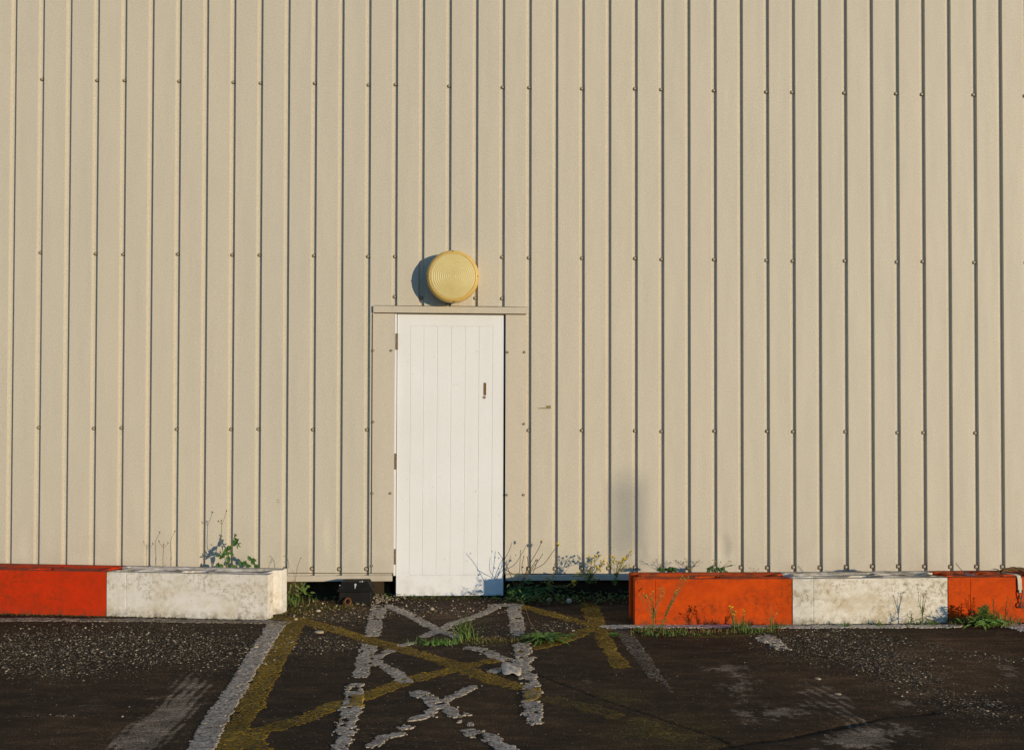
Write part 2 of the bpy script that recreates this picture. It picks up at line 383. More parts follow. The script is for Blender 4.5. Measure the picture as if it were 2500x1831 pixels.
def gauss(u, v, cu, cv, ru, rv, rot=0):
    c, s = math.cos(rot), math.sin(rot)
    a = ((u-cu)*c+(v-cv)*s)/ru; b = (-(u-cu)*s+(v-cv)*c)/rv
    return np.exp(-(a*a+b*b))
def masks(x, y):
    u, v = proj(x, y, np.zeros_like(x))
    n = fbm(x*2.2, y*2.2, 4, 11)*0.35
    # loose gravel / open aggregate
    g = 0.95*gauss(u, v, 150, 1585, 330, 42)+0.9*gauss(u, v, 420, 1580, 260, 46)+0.6*gauss(u, v, 130, 1638, 120, 18)
    g = g+0.8*gauss(u, v, 805, 1575, 80, 20)+0.8*gauss(u, v, 850, 1505, 70, 18)+0.8*gauss(u, v, 1360, 1530, 80, 18)
    g = g+0.6*gauss(u, v, 1160, 1555, 90, 30)+0.5*gauss(u, v, 1050, 1490, 120, 10)
    g = g+0.9*gauss(u, v, 1960, 1570, 110, 32)+0.95*gauss(u, v, 2110, 1600, 130, 42, .2)+0.95*gauss(u, v, 2225, 1665, 110, 38, .35)
    g = g+0.9*gauss(u, v, 2400, 1725, 90, 26, .2)+0.7*gauss(u, v, 2250, 1575, 200, 7, .16)+0.6*gauss(u, v, 2440, 1612, 90, 9, .05)+0.5*gauss(u, v, 2450, 1680, 60, 14)
    g = g+0.7*gauss(u, v, 120, 1748, 150, 4)+0.6*gauss(u, v, 720, 1757, 60, 5)
    g = np.clip(g+n*0.9*(g > 0.08), 0, 1)
    # pale dusty wear and tyre prints
    d = 0
    def band(cu, cv, ru, rv, rot, amp, per, stripe):
        c, s = math.cos(rot), math.sin(rot)
        b = -(u-cu)*s+(v-cv)*c
        w = gauss(u, v, cu, cv, ru, rv, rot)
        st = 0.5+0.5*np.sin(b*2*PI/per+fbm(x*6, y*6, 2, 4)*1.6)
        return amp*w*((1-stripe)+stripe*st)
    d = d+band(425, 1735, 150, 46, -0.82, 1.25, 17, 0.6)+band(300, 1830, 120, 44, -0.80, 1.1, 17, 0.6)
    d = d+0.6*gauss(u, v, 1800, 1680, 55, 70, -.3)+0.75*gauss(u, v, 1890, 1745, 80, 22)+0.5*gauss(u, v, 1745, 1632, 60, 15)
    d = d+band(2030, 1710, 150, 55, 0.5, 0.7, 13, 0.5)+0.6*gauss(u, v, 2215, 1717, 45, 20)+0.7*gauss(u, v, 2460, 1640, 42, 24, .5)
    d = d+0.65*gauss(u, v, 2160, 1790, 170, 24, -.1)+0.5*gauss(u, v, 2060, 1822, 130, 20)+0.45*gauss(u, v, 1430, 1660, 70, 25)+0.35*gauss(u, v, 1600, 1800, 70, 30)
    d = d+0.30*gauss(u, v, 130, 1700, 200, 40)+0.25*gauss(u, v, 900, 1780, 200, 60)
    d = np.clip(d, 0, 1.1)
    fine = fbm(x*13, y*9, 5, 8)*0.62+fbm(x*42, y*36, 3, 48)*0.38
    d = smooth(0.30, 0.82, d*1.05+fine*0.95)*np.clip(0.25+d*0.9, 0, 1)*(d > 0.10)
    # earthy brown / moss
    b = 0.8*gauss(u, v, 2330, 1590, 140, 40)+0.7*gauss(u, v, 2200, 1660, 300, 40)+0.5*gauss(u, v, 200, 1800, 260, 40)+0.6*gauss(u, v, 1080, 1500, 160, 22)+0.8*gauss(u, v, 2430, 1815, 120, 30)
    b = b+0.45*gauss(u, v, 1250, 1760, 300, 60)+0.25
    m = 0.9*gauss(u, v, 770, 1480, 90, 16)+0.6*gauss(u, v, 720, 1440, 60, 20)+0.5*gauss(u, v, 1620, 1790, 120, 45)+0.4*gauss(u, v, 1500, 1700, 70, 20)+0.55*gauss(u, v, 560, 1790, 60, 30)
    m = m+0.8*gauss(u, v, 1150, 1563, 150, 10)+0.8*gauss(u, v, 1700, 1549, 300, 7)+0.9*gauss(u, v, 640, 1508, 200, 5)
    m = np.clip(m*(0.9+fbm(x*7, y*5, 4, 21)), 0, 1)
    b = np.clip(b*(0.9+fbm(x*3, y*3, 4, 17)), 0, 1)
    return g, d, b, m
def gheight(x, y, full=False):
    g, d, b, m = masks(x, y)
    h = 0.0045*fbm(x*1.7, y*1.7, 3, 1)+0.0022*fbm(x*9, y*12, 3, 2)
    h = h+(0.0012+0.0030*g)*fbm(x*45, y*45, 2, 3)
    cr = seg_dist(x, y, CRACKS[0]); h = h-0.007*np.exp(-((cr+0.004*fbm(x*20,y*20,2,5))/0.006)**2)
    gl = seg_dist(x, y, GULLY)+0.010*fbm(x*11, y*11, 3, 6)
    h = h-(0.013+0.007*fbm(x*3, y*3, 2, 66))*np.exp(-(gl/0.030)**2)
    # soil banked up under the wall and at the foot of the blocks
    h = h+0.012*smooth(-0.30, 0.1, y)*(0.6+0.8*fbm(x*4, y*4, 3, 9))
    return (h, g, d, b, m) if full else h

def ground():
    step = 0.0078
    xs = np.concatenate([[-300, -120, -50, -20, -9, -5.2], np.arange(-4.4, 4.95, step), [5.8, 9, 20, 50, 120, 300]])
    ys = np.concatenate([[-300, -120, -50, -20, -10, -6, -4.9], np.arange(-4.2, 0.20, step), [1, 4, 20, 60, 300]])
    X, Y = np.meshgrid(xs, ys)
    x = X.ravel(); y = Y.ravel()
    h, g, d, b, m = gheight(x, y, True)
    nx, ny = len(xs), len(ys)
    co = np.stack([x, y, h], 1).astype(np.float32)
    i = np.arange(nx*ny).reshape(ny, nx)
    q = np.stack([i[:-1, :-1], i[:-1, 1:], i[1:, 1:], i[1:, :-1]], -1).reshape(-1, 4)
    me = bpy.data.meshes.new('ground')
    me.vertices.add(len(co)); me.vertices.foreach_set('co', co.ravel())
    me.loops.add(q.size); me.loops.foreach_set('vertex_index', q.ravel().astype(np.int32))
    me.polygons.add(len(q)); me.polygons.foreach_set('loop_start', (np.arange(len(q))*4).astype(np.int32))
    me.polygons.foreach_set('use_smooth', np.ones(len(q), bool))
    me.update(calc_edges=True)
    a = me.color_attributes.new('wear', 'FLOAT_COLOR', 'POINT')
    cr = seg_dist(x, y, CRACKS[0])
    a.data.foreach_set('color', np.stack([g, d, b, m], 1).astype(np.float32).ravel())
    t = NT('worn_asphalt', 0.92, 0.15)
    at_ = t.attr('wear'); sp = t.n('ShaderNodeSeparateColor'); t.l(at_.outputs['Color'], sp.inputs[0])
    G, D, B = sp.outputs[0], sp.outputs[1], sp.outputs[2]; Mo = at_.outputs['Alpha']
    n1 = t.noise(14, 6, 0.7)
    base = t.mix(t.ramp(n1, [(0.3, 0.0), (0.7, 1.0)]), (0.0095, 0.0060, 0.0032), (0.029, 0.0180, 0.0085))
    base = t.mix(t.math('MULTIPLY', B, 1.0), base, (0.066, 0.037, 0.017))
    # aggregate chips: voronoi cells, some pale
    vo = t.n('ShaderNodeTexVoronoi'); vo.inputs['Scale'].default_value = 115; vo.inputs['Randomness'].default_value = 1
    t.l(t.coord((1, 1, .3)), vo.inputs['Vector'])
    vs_ = t.n('ShaderNodeSeparateColor'); t.l(vo.outputs['Color'], vs_.inputs[0])
    pale = t.math('MULTIPLY', t.math('GREATER_THAN', vs_.outputs[0], t.math('SUBTRACT', 0.985, t.math('MULTIPLY', G, 0.48))), t.math('LESS_THAN', vo.outputs['Distance'], 0.42))
    chipc = t.mix(vs_.outputs[1], (0.05, 0.037, 0.024), (0.36, 0.29, 0.20))
    # dust
    dn = t.ramp(t.noise(48, 6, 0.85, t.coord((0.6, 1.0, 1))), [(0.42, 0.0), (0.56, 1.0)])
    dv_ = t.math('ADD', t.noise(34, 10, 0.92, t.coord((0.55, 1.0, 1))), t.math('MULTIPLY', D, 0.26))
    base = t.mix(t.math('MULTIPLY', t.ramp(dv_, [(0.58, 0.0), (0.76, 1.0)]), 0.80), base, (0.215, 0.165, 0.115))
    mn = t.ramp(t.noise(60, 5, 0.7), [(0.40, 0.0), (0.60, 1.0)])
    base = t.mix(t.math('MULTIPLY', t.math('MULTIPLY', Mo, mn), 0.85), base, (0.155, 0.115, 0.018))
    # thin scratches and scuffs lying across
    sc = t.ramp(t.noise(10, 4, 0.7, t.coord((1.1, 9, 1), rot=(0, 0, .12))), [(0.66, 0.0), (0.74, 1.0)])
    base = t.mix(t.math('MULTIPLY', sc, 0.22), base, (0.20, 0.17, 0.14))
    base = t.mix(1.0, base, t.ramp(t.noise(5.5, 7, 0.75, t.coord((0.7, 1.6, 1))), [(0.34, 0.50), (0.50, 0.95), (0.66, 1.9)]), 'MULTIPLY')
    gr1 = t.ramp(t.noise(170, 4, 0.9, t.coord((1, .6, 1))), [(0.36, 0.22), (0.50, 0.9), (0.63, 3.2)])
    base = t.mix(1.0, base, gr1, 'MULTIPLY')
    c = t.mix(pale, base, chipc)
    t.color(c)
    hgt = t.math('ADD', t.math('MULTIPLY', t.math('SUBTRACT', 0.6, vo.outputs['Distance']), t.math('ADD', 0.25, G)), t.noise(180, 4, 0.75))
    t.normal(t.bump(hgt, 0.75, 0.0050))
    o = link('ground', me, t.m); o['kind'] = 'structure'
    return o
ground()

# ---------------------------------------------------------------- painted lines: real flakes of paint with an edge of their own
def poly_sdf(px, py, P):           # >0 inside
    n = len(P); inside = np.zeros(px.shape, bool); j = n-1
    for i in range(n):
        xi, yi = P[i]; xj, yj = P[j]
        c = ((yi > py) != (yj > py)) & (px < (xj-xi)*(py-yi)/(yj-yi+1e-12)+xi)
        inside ^= c; j = i
    d = seg_dist(px, py, P+[P[0]])
    return np.where(inside, d, -d)
def paint(name, shapes, step, thick, mat, ragged, hole, kindlabel, seed, stretch=(16, 60), holebias=0.0, lift=0.0012):
    """shapes: ('poly', [S px...]) or ('line', [S px...], width in m)"""
    MBv = []; MBf = []; nv = 0
    Ws = []
    for sh in shapes:
        P = gpts(sh[1]); pad = 0.12
        xs = [p[0] for p in P]; ys = [p[1] for p in P]
        x0 = math.floor((min(xs)-pad)/step)*step; y0 = math.floor((min(ys)-pad)/step)*step
        nx = int((max(xs)+pad-x0)/step)+1; ny = int((max(ys)+pad-y0)/step)+1
        Ws.append((sh[0], P, sh[2] if len(sh) > 2 else 0, x0, y0, nx, ny))
    cells = set()
    for typ, P, w, x0, y0, nx, ny in Ws:
        cx = x0+(np.arange(nx)+0.5)*step; cy = y0+(np.arange(ny)+0.5)*step
        X, Y = np.meshgrid(cx, cy)
        s = poly_sdf(X, Y, P) if typ == 'poly' else w/2-seg_dist(X, Y, P)
        rag = ragged*1.3*fbm(X*stretch[0], Y*stretch[1], 3, seed)+ragged*0.6*fbm(X*70, Y*70, 2, seed+2)+ragged*0.8*fbm(X*6, Y*8, 3, seed+5)
        ok = (s+rag > 0)
        holes = fbm(X*stretch[0]*1.2, Y*stretch[1]*0.8, 4, seed+9)
        ok &= holes > (-hole+holebias)
        ok &= np.abs(fbm(X*11, Y*16, 3, seed+21)) > 0.016
        ok |= (s > -0.026) & (fbm(X*48, Y*52, 2, seed+33) > 0.76)
        jj, ii = np.nonzero(ok)
        gi = np.round(x0/step).astype(int)+ii; gj = np.round(y0/step).astype(int)+jj
        cells.update(zip(gi.tolist(), gj.tolist()))
    if not cells: return None
    cl = np.array(sorted(cells))
    # corners
    corner = {}
    def cid(i, j):
        k = (i, j)
        if k not in corner: corner[k] = len(corner)
        return corner[k]
    faces = [(cid(i, j), cid(i+1, j), cid(i+1, j+1), cid(i, j+1)) for i, j in cl.tolist()]
    N = len(corner); kk = np.array(list(corner.keys()), float)*step
    jx = (vnoise(kk[:, 0]*150, kk[:, 1]*150, 31)-0.5)*step*0.9; jy = (vnoise(kk[:, 0]*150, kk[:, 1]*150, 41)-0.5)*step*0.9
    x = kk[:, 0]+jx; y = kk[:, 1]+jy
    h = gheight(x, y)
    th = thick*(0.88+0.24*vnoise(x*30, y*40, 77))+lift
    top = np.stack([x, y, h+th], 1); bot = np.stack([x, y, h-0.012], 1)
    verts = np.concatenate([top, bot])
    skirts = []
    for i, j in cl.tolist():
        if (i, j-1) not in cells: a, b = corner[(i, j)], corner[(i+1, j)]; skirts.append((b, a, a+N, b+N))
        if (i+1, j) not in cells: a, b = corner[(i+1, j)], corner[(i+1, j+1)]; skirts.append((b, a, a+N, b+N))
        if (i, j+1) not in cells: a, b = corner[(i+1, j+1)], corner[(i, j+1)]; skirts.append((b, a, a+N, b+N))
        if (i-1, j) not in cells: a, b = corner[(i, j+1)], corner[(i, j)]; skirts.append((b, a, a+N, b+N))
    me = bpy.data.meshes.new(name); me.from_pydata(verts.tolist(), [], faces+skirts); me.update()
    me.polygons.foreach_set('use_smooth', [True]*len(faces)+[False]*len(skirts))
    o = link(name, me, mat); o['kind'] = 'structure'; o['label'] = kindlabel
    return o

def white_line_mat(name, c1, c2, worn, alpha=False, wear=0.0):
    t = NT(name, 0.85, 0.2)
    c = t.mix(t.ramp(t.noise(26, 6, 0.7), [(0.35, 0.0), (0.65, 1.0)]), c1, c2)
    w = t.ramp(t.noise(95, 5, 0.85, t.coord((0.6, 1.0, 1))), [(0.52-worn*0.12, 0.0), (0.66-worn*0.12, 1.0)])
    c = t.mix(w, c, (0.085, 0.065, 0.05))
    t.color(c); t.normal(t.bump(t.noise(90, 5, 0.7), 0.6, 0.004))
    if alpha:
        a = t.math('MULTIPLY', t.ramp(t.noise(75, 4, 0.8), [(0.26+.06*wear*4, 0.0), (0.46+.08*wear*4, 1.0)]), t.ramp(t.noise(3.5, 4, 0.6), [(0.30, 0.80-wear*1.4), (0.60, 1.0)]))
        t.l(a, t.b.inputs['Alpha'])
    return t.m
M_wl = white_line_mat('white_road_paint', (0.80, 0.69, 0.54), (0.48, 0.40, 0.31), 0.65, True, .06)
M_wl_faint = white_line_mat('faint_white_road_paint', (0.36, 0.30, 0.23), (0.22, 0.18, 0.135), 0.9, True, .40)
M_wlb = white_line_mat('bright_white_road_paint', (0.78, 0.70, 0.58), (0.52, 0.45, 0.36), 0.3, True)
M_wl_worn = white_line_mat('worn_white_road_paint', (0.56, 0.47, 0.36), (0.36, 0.30, 0.22), 0.9, True)
M_yl = white_line_mat('yellow_road_paint', (0.56, 0.335, 0.005), (0.30, 0.180, 0.005), 0.6, True, .33)
M_yl_faint = white_line_mat('faint_yellow_road_paint', (0.36, 0.23, 0.012), (0.20, 0.13, 0.010), 0.8, True, .52)

thick_white = [
 ('poly', [(910,1477),(947,1477),(933,1513),(927,1553),(892,1553),(898,1513)]),
 ('poly', [(882,1568),(923,1577),(907,1613),(898,1655),(863,1655),(870,1617)]),
 ('poly', [(855,1668),(892,1668),(885,1700),(883,1727),(873,1747),(866,1765),(860,1790),(852,1836),(815,1836),(823,1797),(832,1757),(837,1730),(845,1687)]),
 ('line', [(945,1478),(1000,1500),(1055,1530),(1112,1553)], .075),
 ('line', [(1213,1480),(1180,1498),(1147,1510),(1110,1520),(1067,1540),(1035,1553)], .075),
 ('line', [(1213,1478),(1262,1477)], .10),
 ('poly', [(1240,1480),(1268,1480),(1277,1513),(1283,1553),(1248,1553),(1243,1513)]),
 ('poly', [(1252,1575),(1287,1568),(1297,1587),(1302,1613),(1293,1627),(1307,1653),(1318,1677),(1317,1713),(1320,1747),(1327,1767),(1290,1772),(1287,1747),(1280,1713),(1272,1673),(1267,1647),(1260,1613)]),
 ('line', [(897,1605),(947,1632),(973,1650),(990,1664)], .075),
 ('line', [(907,1610),(950,1588)], .065), ('line', [(980,1575),(1008,1568)], .05),
 ('line', [(1020,1692),(1050,1704),(1077,1727),(1100,1737),(1120,1745)], .085),
 ('line', [(1130,1763),(1148,1768)], .035),
 ('line', [(1148,1785),(1187,1800),(1207,1813),(1250,1838)], .075),
 ('line', [(1085,1710),(1127,1693),(1155,1677)], .055),
 ('line', [(1067,1730),(1043,1747),(1010,1757)], .060),
 ('line', [(998,1770),(987,1776)], .04),
 ('line', [(970,1795),(940,1801),(910,1821)], .055),
 ('line', [(1147,1581),(1187,1590),(1213,1603),(1250,1617),(1287,1632)], .080),
 ('line', [(1205,1640),(1245,1629)], .070),
]
low = lambda sh: sum(v for u, v in sh[1])/len(sh[1]) > 1668
lab = 'flaking white crossed box painted on the ground in front of the door, '
paint('white_hatching', [sh for sh in thick_white if not low(sh)], 0.0046, 0.0006, M_wl, 0.010, 0.33, lab+'half nearer the door', 5, (22, 22))
paint('white_hatching', [sh for sh in thick_white if low(sh)], 0.0046, 0.0030, M_wl, 0.016, 0.27, lab+'half nearer the viewer', 6, (20, 24))
paint('white_bay_line', [('poly', [(652,1524),(697,1524),(641,1610),(597,1688),(560,1752),(519,1838),(452,1838),(500,1752),(548,1688),(597,1610)])],
      0.0070, 0.0022, M_wl, 0.010, 0.60, 'worn white parking bay line left of the yellow hatching', 6, (20, 40))
paint('white_edge_line', [('line', [(-60,1513),(330,1514),(690,1519)], .10)], 0.008, 0.0022, M_wl_worn, 0.020, 0.30, 'thin worn white line along the foot of the left blocks', 7)
paint('white_edge_line', [('line', [(1488,1530),(1560,1528),(1900,1530),(2310,1528),(2330,1527)], .10), ('line', [(2478,1529),(2560,1548)], .16)],
      0.008, 0.0022, M_wlb, 0.016, 0.45, 'thin white line along the foot of the right blocks', 8)
paint('white_bay_line', [('poly', [(1492,1531),(1530,1531),(1550,1560),(1585,1610),(1615,1658),(1596,1655),(1555,1610),(1513,1557)]), ('line', [(1547,1560),(1614,1657),(1640,1690)], .022), ('line', [(1516,1557),(1590,1655)], .014)],
      0.0065, 0.0004, M_wl_faint, 0.010, 0.34, 'faint white parking bay line fading out right of the hatching', 9)
paint('white_bay_line', [('line', [(1872,1556),(1888,1570),(1912,1585)], .10)], 0.006, 0.0030, M_wl, 0.020, 0.05, 'short broken white stub below the right orange block', 10)
yellow = [
 ('poly', [(700,1513),(745,1508),(738,1533),(703,1600),(640,1730),(612,1760),(592,1838),(520,1838),(597,1690)]),
 ('line', [(720,1511),(807,1533),(873,1553),(940,1573),(1007,1590),(1100,1620),(1167,1647),(1260,1677)], .115),
 ('line', [(585,1822),(640,1783),(740,1755),(827,1717)], .105),
 ('line', [(885,1703),(990,1663),(1073,1643),(1117,1630),(1213,1610)], .105),
 ('line', [(1290,1584),(1367,1567),(1440,1535)], .095),
 ('line', [(1265,1478),(1350,1500),(1440,1524),(1473,1535)], .105),
 ('poly', [(1418,1474),(1458,1474),(1480,1527),(1493,1567),(1537,1627),(1497,1632),(1467,1580),(1437,1527)]),
 ('line', [(560,1838),(600,1800),(640,1838)], .10),
]
paint('yellow_hatching', yellow, 0.0072, 0.0003, M_yl, 0.016, 0.50, 'worn mustard yellow crossed hatching around the door', 12, (24, 30))
for q_, lf in (([(862,1700),(889,1700),(883,1724),(853,1724)], .0105), ([(1262,1577),(1291,1577),(1294,1596),(1262,1596)], .0065), ([(1278,1686),(1316,1681),(1316,1710),(1284,1713)], .0105)):
    paint('yellow_overpaint', [('poly', q_)], 0.0055, 0.0003, M_yl, 0.010, 0.5, {1700: 'yellow smear across the left white arm', 1577: 'upper yellow smear across the right white arm', 1686: 'lower yellow smear across the right white arm'}[q_[0][1]], 31, (24, 30), lift=lf-.0035)
paint('yellow_hatching_remnant', [('line', [(1345,1708),(1400,1720),(1493,1745)], .11), ('line', [(1560,1760),(1640,1800)], .10), ('line', [(735,1478),(850,1468)], .09)],
      0.0072, 0.0003, M_yl_faint, 0.014, 0.6, 'last patchy traces of yellow paint in the asphalt', 14, (18, 30))

# ---------------------------------------------------------------- gravel (nobody could count it)
def chips(name, pts, sizes, mat, label=None, kind='stuff', seed=1):
    r = np.random.default_rng(seed); V = []; F = []
    base = np.array([(1,0,0),(-1,0,0),(0,1,0),(0,-1,0),(0,0,1),(0,0,-1)], float)
    tri = [(0,2,4),(2,1,4),(1,3,4),(3,0,4),(2,0,5),(1,2,5),(3,1,5),(0,3,5)]
    for (x, y, z), s in zip(pts, sizes):
        b = base*(0.7+0.6*r.random((6, 1)))*np.array([s, s*(0.6+.4*r.random()), s*(0.40+0.25*r.random())])
        a = r.random()*6.28; c, sn = math.cos(a), math.sin(a)
        b = np.stack([b[:, 0]*c-b[:, 1]*sn, b[:, 0]*sn+b[:, 1]*c, b[:, 2]], 1)+np.array([x, y, z])
        n = len(V); V += b.tolist(); F += [(p+n, q+n, t+n) for p, q, t in tri]
    me = bpy.data.meshes.new(name); me.from_pydata(V, [], F); me.update()
    o = link(name, me, mat); tag(o, label, None, None, kind); return o
def stone_mat(name, lo, hi):
    t = NT(name, 0.85, 0.25)
    g = t.n('ShaderNodeNewGeometry')
    t.color(t.ramp(g.outputs['Random Per Island'], [(0.0, lo), (0.75, tuple((a+b)*.42 for a, b in zip(lo, hi))), (1.0, hi)])); return t.m
M_gravel = stone_mat('gravel_stone', (0.022, 0.016, 0.010), (0.52, 0.42, 0.29))
def scatter():
    n = 230000
    x = rng.uniform(-4.2, 4.8, n); y = rng.uniform(-4.2, -0.02, n)
    g, d, b, m = masks(x, y)
    keep = rng.random(n) < (g**1.5*0.34+0.004)
    x, y = x[keep], y[keep]
    s = 0.0032+0.0056*rng.random(len(x))**2.0
    s = s*np.where(g[keep] < 0.15, 0.55, 1.0)
    z = gheight(x, y)+s*0.2
    chips('gravel', list(zip(x, y, z)), s, M_gravel, 'grey and tan gravel worn loose from the asphalt', 'stuff', 4)
    # pale pile by the door's foot
    n = 420; P = gr(905, 1462)
    xx = P.x+rng.normal(0, .085, n); yy = P.y+rng.normal(0, .11, n)
    xx2 = rng.uniform(gr(700, 1480).x, gr(1240, 1480).x, 260); yy2 = rng.uniform(-0.75, -0.05, 260)
    xx = np.concatenate([xx, xx2]); yy = np.concatenate([yy, yy2]); s = 0.004+0.006*rng.random(len(xx))**1.5
    s[:n] = 0.006+0.008*rng.random(n)
    chips('pale_gravel', list(zip(xx, yy, gheight(xx, yy)+s*0.4)), s, stone_mat('pale_stone', (0.22, 0.15, 0.08), (0.66, 0.54, 0.38)),
          'cream pea gravel spilled beside the door foot', 'stuff', 6)
scatter()

# ================================================================ BUILDING
bld = empty('warehouse_building', (0, 0.5, 0), 'beige ribbed metal warehouse wall with a white door in it', 'building')
DX0 = at(963, 900).x; DX1 = at(1233, 900).x           # door opening
Z_LIN = at(1100, 760).z                               # top of opening (behind the lintel)
Z_BOT = at(1300, 1402).z                              # lower edge of the cladding
Z_TOP = 6.2
X_G0 = at(33.2, 300).x; X_G37 = at(2442, 300).x
PIT = (X_G37-X_G0)/37.0
GW, GA, GB, GD = 0.0425, 0.0245, 0.0395, 0.0215          # groove: width, foot of the long slope, foot of the steep slope, depth
def gx(i): return X_G0+PIT*i                           # dark edge (valley) of groove i
def cladding():
    prof = []
    for i in range(-34, 78):
        x = gx(i)-GA
        prof += [(x, 0), (x+0.0105, GD), (x+GA+0.003, GD), (x+GB, GD), (x+GW, 0), (x+GW+(PIT-GW)*.5, 0)]
    for xe in (DX0-0.004, DX1+0.004):
        prof.append((xe, None))
    prof.sort(key=lambda p: p[0])
    out = []
    for k, (x, y) in enumerate(prof):
        if y is None:
            a = prof[k-1]; b = prof[k+1]; y = a[1]+(b[1]-a[1])*(x-a[0])/(b[0]-a[0])
        out.append((x, y))
    xs = np.array([p[0] for p in out]); yy = np.array([p[1] for p in out])
    zs = sorted(set([Z_BOT, Z_LIN, Z_TOP]+[Z_BOT+(Z_TOP-Z_BOT)*k/36 for k in range(1, 36)]))
    V = []
    for z in zs:
        w = 0.0013*fbm(xs*1.3, np.full_like(xs, z*0.55), 3, 3)
        for x, y, ww in zip(xs, yy, w): V.append((x, y+ww, z))
    F = []; n = len(xs)
    for j in range(len(zs)-1):
        for i in range(n-1):
            xm = (xs[i]+xs[i+1])/2
            if DX0-0.004 < xm < DX1+0.004 and (zs[j]+zs[j+1])/2 < Z_LIN: continue
            F.append((j*n+i, j*n+i+1, (j+1)*n+i+1, (j+1)*n+i))
    me = mesh('wall_cladding', V, F)
    link('wall_cladding', me, M_wall, bld)
cladding()
XL, XR = gx(-34)-GA, gx(77)+GW
b = MB(); b.box(XL, XR, 0.03, 12, Z_TOP+0.003, Z_TOP+0.15); b.build('roof', M_trim, bld)
b = MB(); b.box(XL-0.03, XL-0.002, 0.02, 12, 0, Z_TOP); b.box(XR+0.002, XR+0.03, 0.02, 12, 0, Z_TOP); b.box(XL, XR, 11.9, 12, 0, Z_TOP); b.build('side_wall', M_wall, bld)
# lining behind the sheets and the damp plinth below them
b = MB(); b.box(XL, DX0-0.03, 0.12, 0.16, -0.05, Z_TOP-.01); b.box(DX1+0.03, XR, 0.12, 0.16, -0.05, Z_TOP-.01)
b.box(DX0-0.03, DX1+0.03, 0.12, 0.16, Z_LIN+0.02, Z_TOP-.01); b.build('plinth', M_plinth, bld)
# drip flashing
zf0, zf1 = at(1300, 1416).z, Z_BOT-0.001
def flash(x0, x1):
    m = MB()
    m.add([(x0, 0.05, zf1), (x0, -0.010, zf1), (x0, -0.013, zf1-0.004), (x0, -0.013, zf0), (x0, -0.004, zf0-0.003), (x0, 0.05, zf0),
           (x1, 0.05, zf1), (x1, -0.010, zf1), (x1, -0.013, zf1-0.004), (x1, -0.013, zf0), (x1, -0.004, zf0-0.003), (x1, 0.05, zf0)],
          [(0, 1, 7, 6), (1, 2, 8, 7), (2, 3, 9, 8), (3, 4, 10, 9), (4, 5, 11, 10), (0, 5, 4, 3, 2, 1), (6, 7, 8, 9, 10, 11)])
    return m.build('flashing', M_trim, bld)
flash(XL, DX0-0.010); flash(DX1+0.008, XR)
# flat cover strips either side of the door, lintel trim
yp = -0.0035
def plate(nm, q, y0, y1, mat, bw=0.001):
    m = MB(); f = [at(u, v, y0) for u, v in q]      # bl, br, tr, tl
    bk = [Vector((p.x, y1, p.z)) for p in f]
    m.add(f+bk, [(0, 1, 2, 3), (0, 4, 5, 1), (1, 5, 6, 2), (2, 6, 7, 3), (3, 7, 4, 0)])
    o = m.build(nm, mat, bld); bevel(o, bw, 1); return o
plate('cover_strip', [(907, 1399), (961, 1399), (963, 762), (910, 762)], yp, 0.0006, M_panel)
plate('cover_strip', [(1232.5, 1400), (1284, 1400), (1286, 766), (1234.5, 766)], yp, 0.0006, M_panel)
plate('lintel', [(911, 763), (1288, 766.5), (1288, 750.5), (911, 746.5)], -0.019, 0.0005, M_trim, 0.0015)
M_seal_shade = simple('dark_sealant_and_shade', (0.035, 0.025, 0.012), (0.07, 0.05, 0.025), 60, 0.9)
def seal_shade_strip(a, c, w):
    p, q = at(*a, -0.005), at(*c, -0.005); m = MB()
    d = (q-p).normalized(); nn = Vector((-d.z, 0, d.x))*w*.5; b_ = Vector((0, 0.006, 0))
    m.hexa([p-nn, q-nn, q-nn+b_, p-nn+b_], [p+nn, q+nn, q+nn+b_, p+nn+b_]); m.build('sealant_and_shade_strip', M_seal_shade, bld)
seal_shade_strip((913, 764.2), (1284, 768), .006); seal_shade_strip((914, 746.2), (1214, 748.8), .004); seal_shade_strip((1214, 748.8), (1288, 750.2), .0025)  # first strip is painted shade under the lintel, the rest are seal joints
seal_shade_strip((906.6, 1399), (909.6, 766), .0045); seal_shade_strip((704, 1398.6), (960, 1400), .004); seal_shade_strip((1232.5, 1400.3), (1540, 1402), .004)
# hole lining (door frame)
yd = 0.014                                            # face of the door leaf
def quadbox(m, q, y0, y1):
    f = [at(u, v, y0) for u, v in q]; bk = [Vector((p.x, y1, p.z)) for p in f]
    m.hexa([f[0], f[1], bk[1], bk[0]], [f[3], f[2], bk[2], bk[3]])
m = MB(); quadbox(m, [(960.5, 1405), (965.8, 1405), (969.2, 762), (963.8, 762)], 0.006, 0.09)
m.build('door_frame', M_door, bld)
m = MB(); quadbox(m, [(962, 1452), (1234, 1453), (1240, 758), (962, 758)], 0.075, 0.085); m.build('door_lining', M_dark, bld)
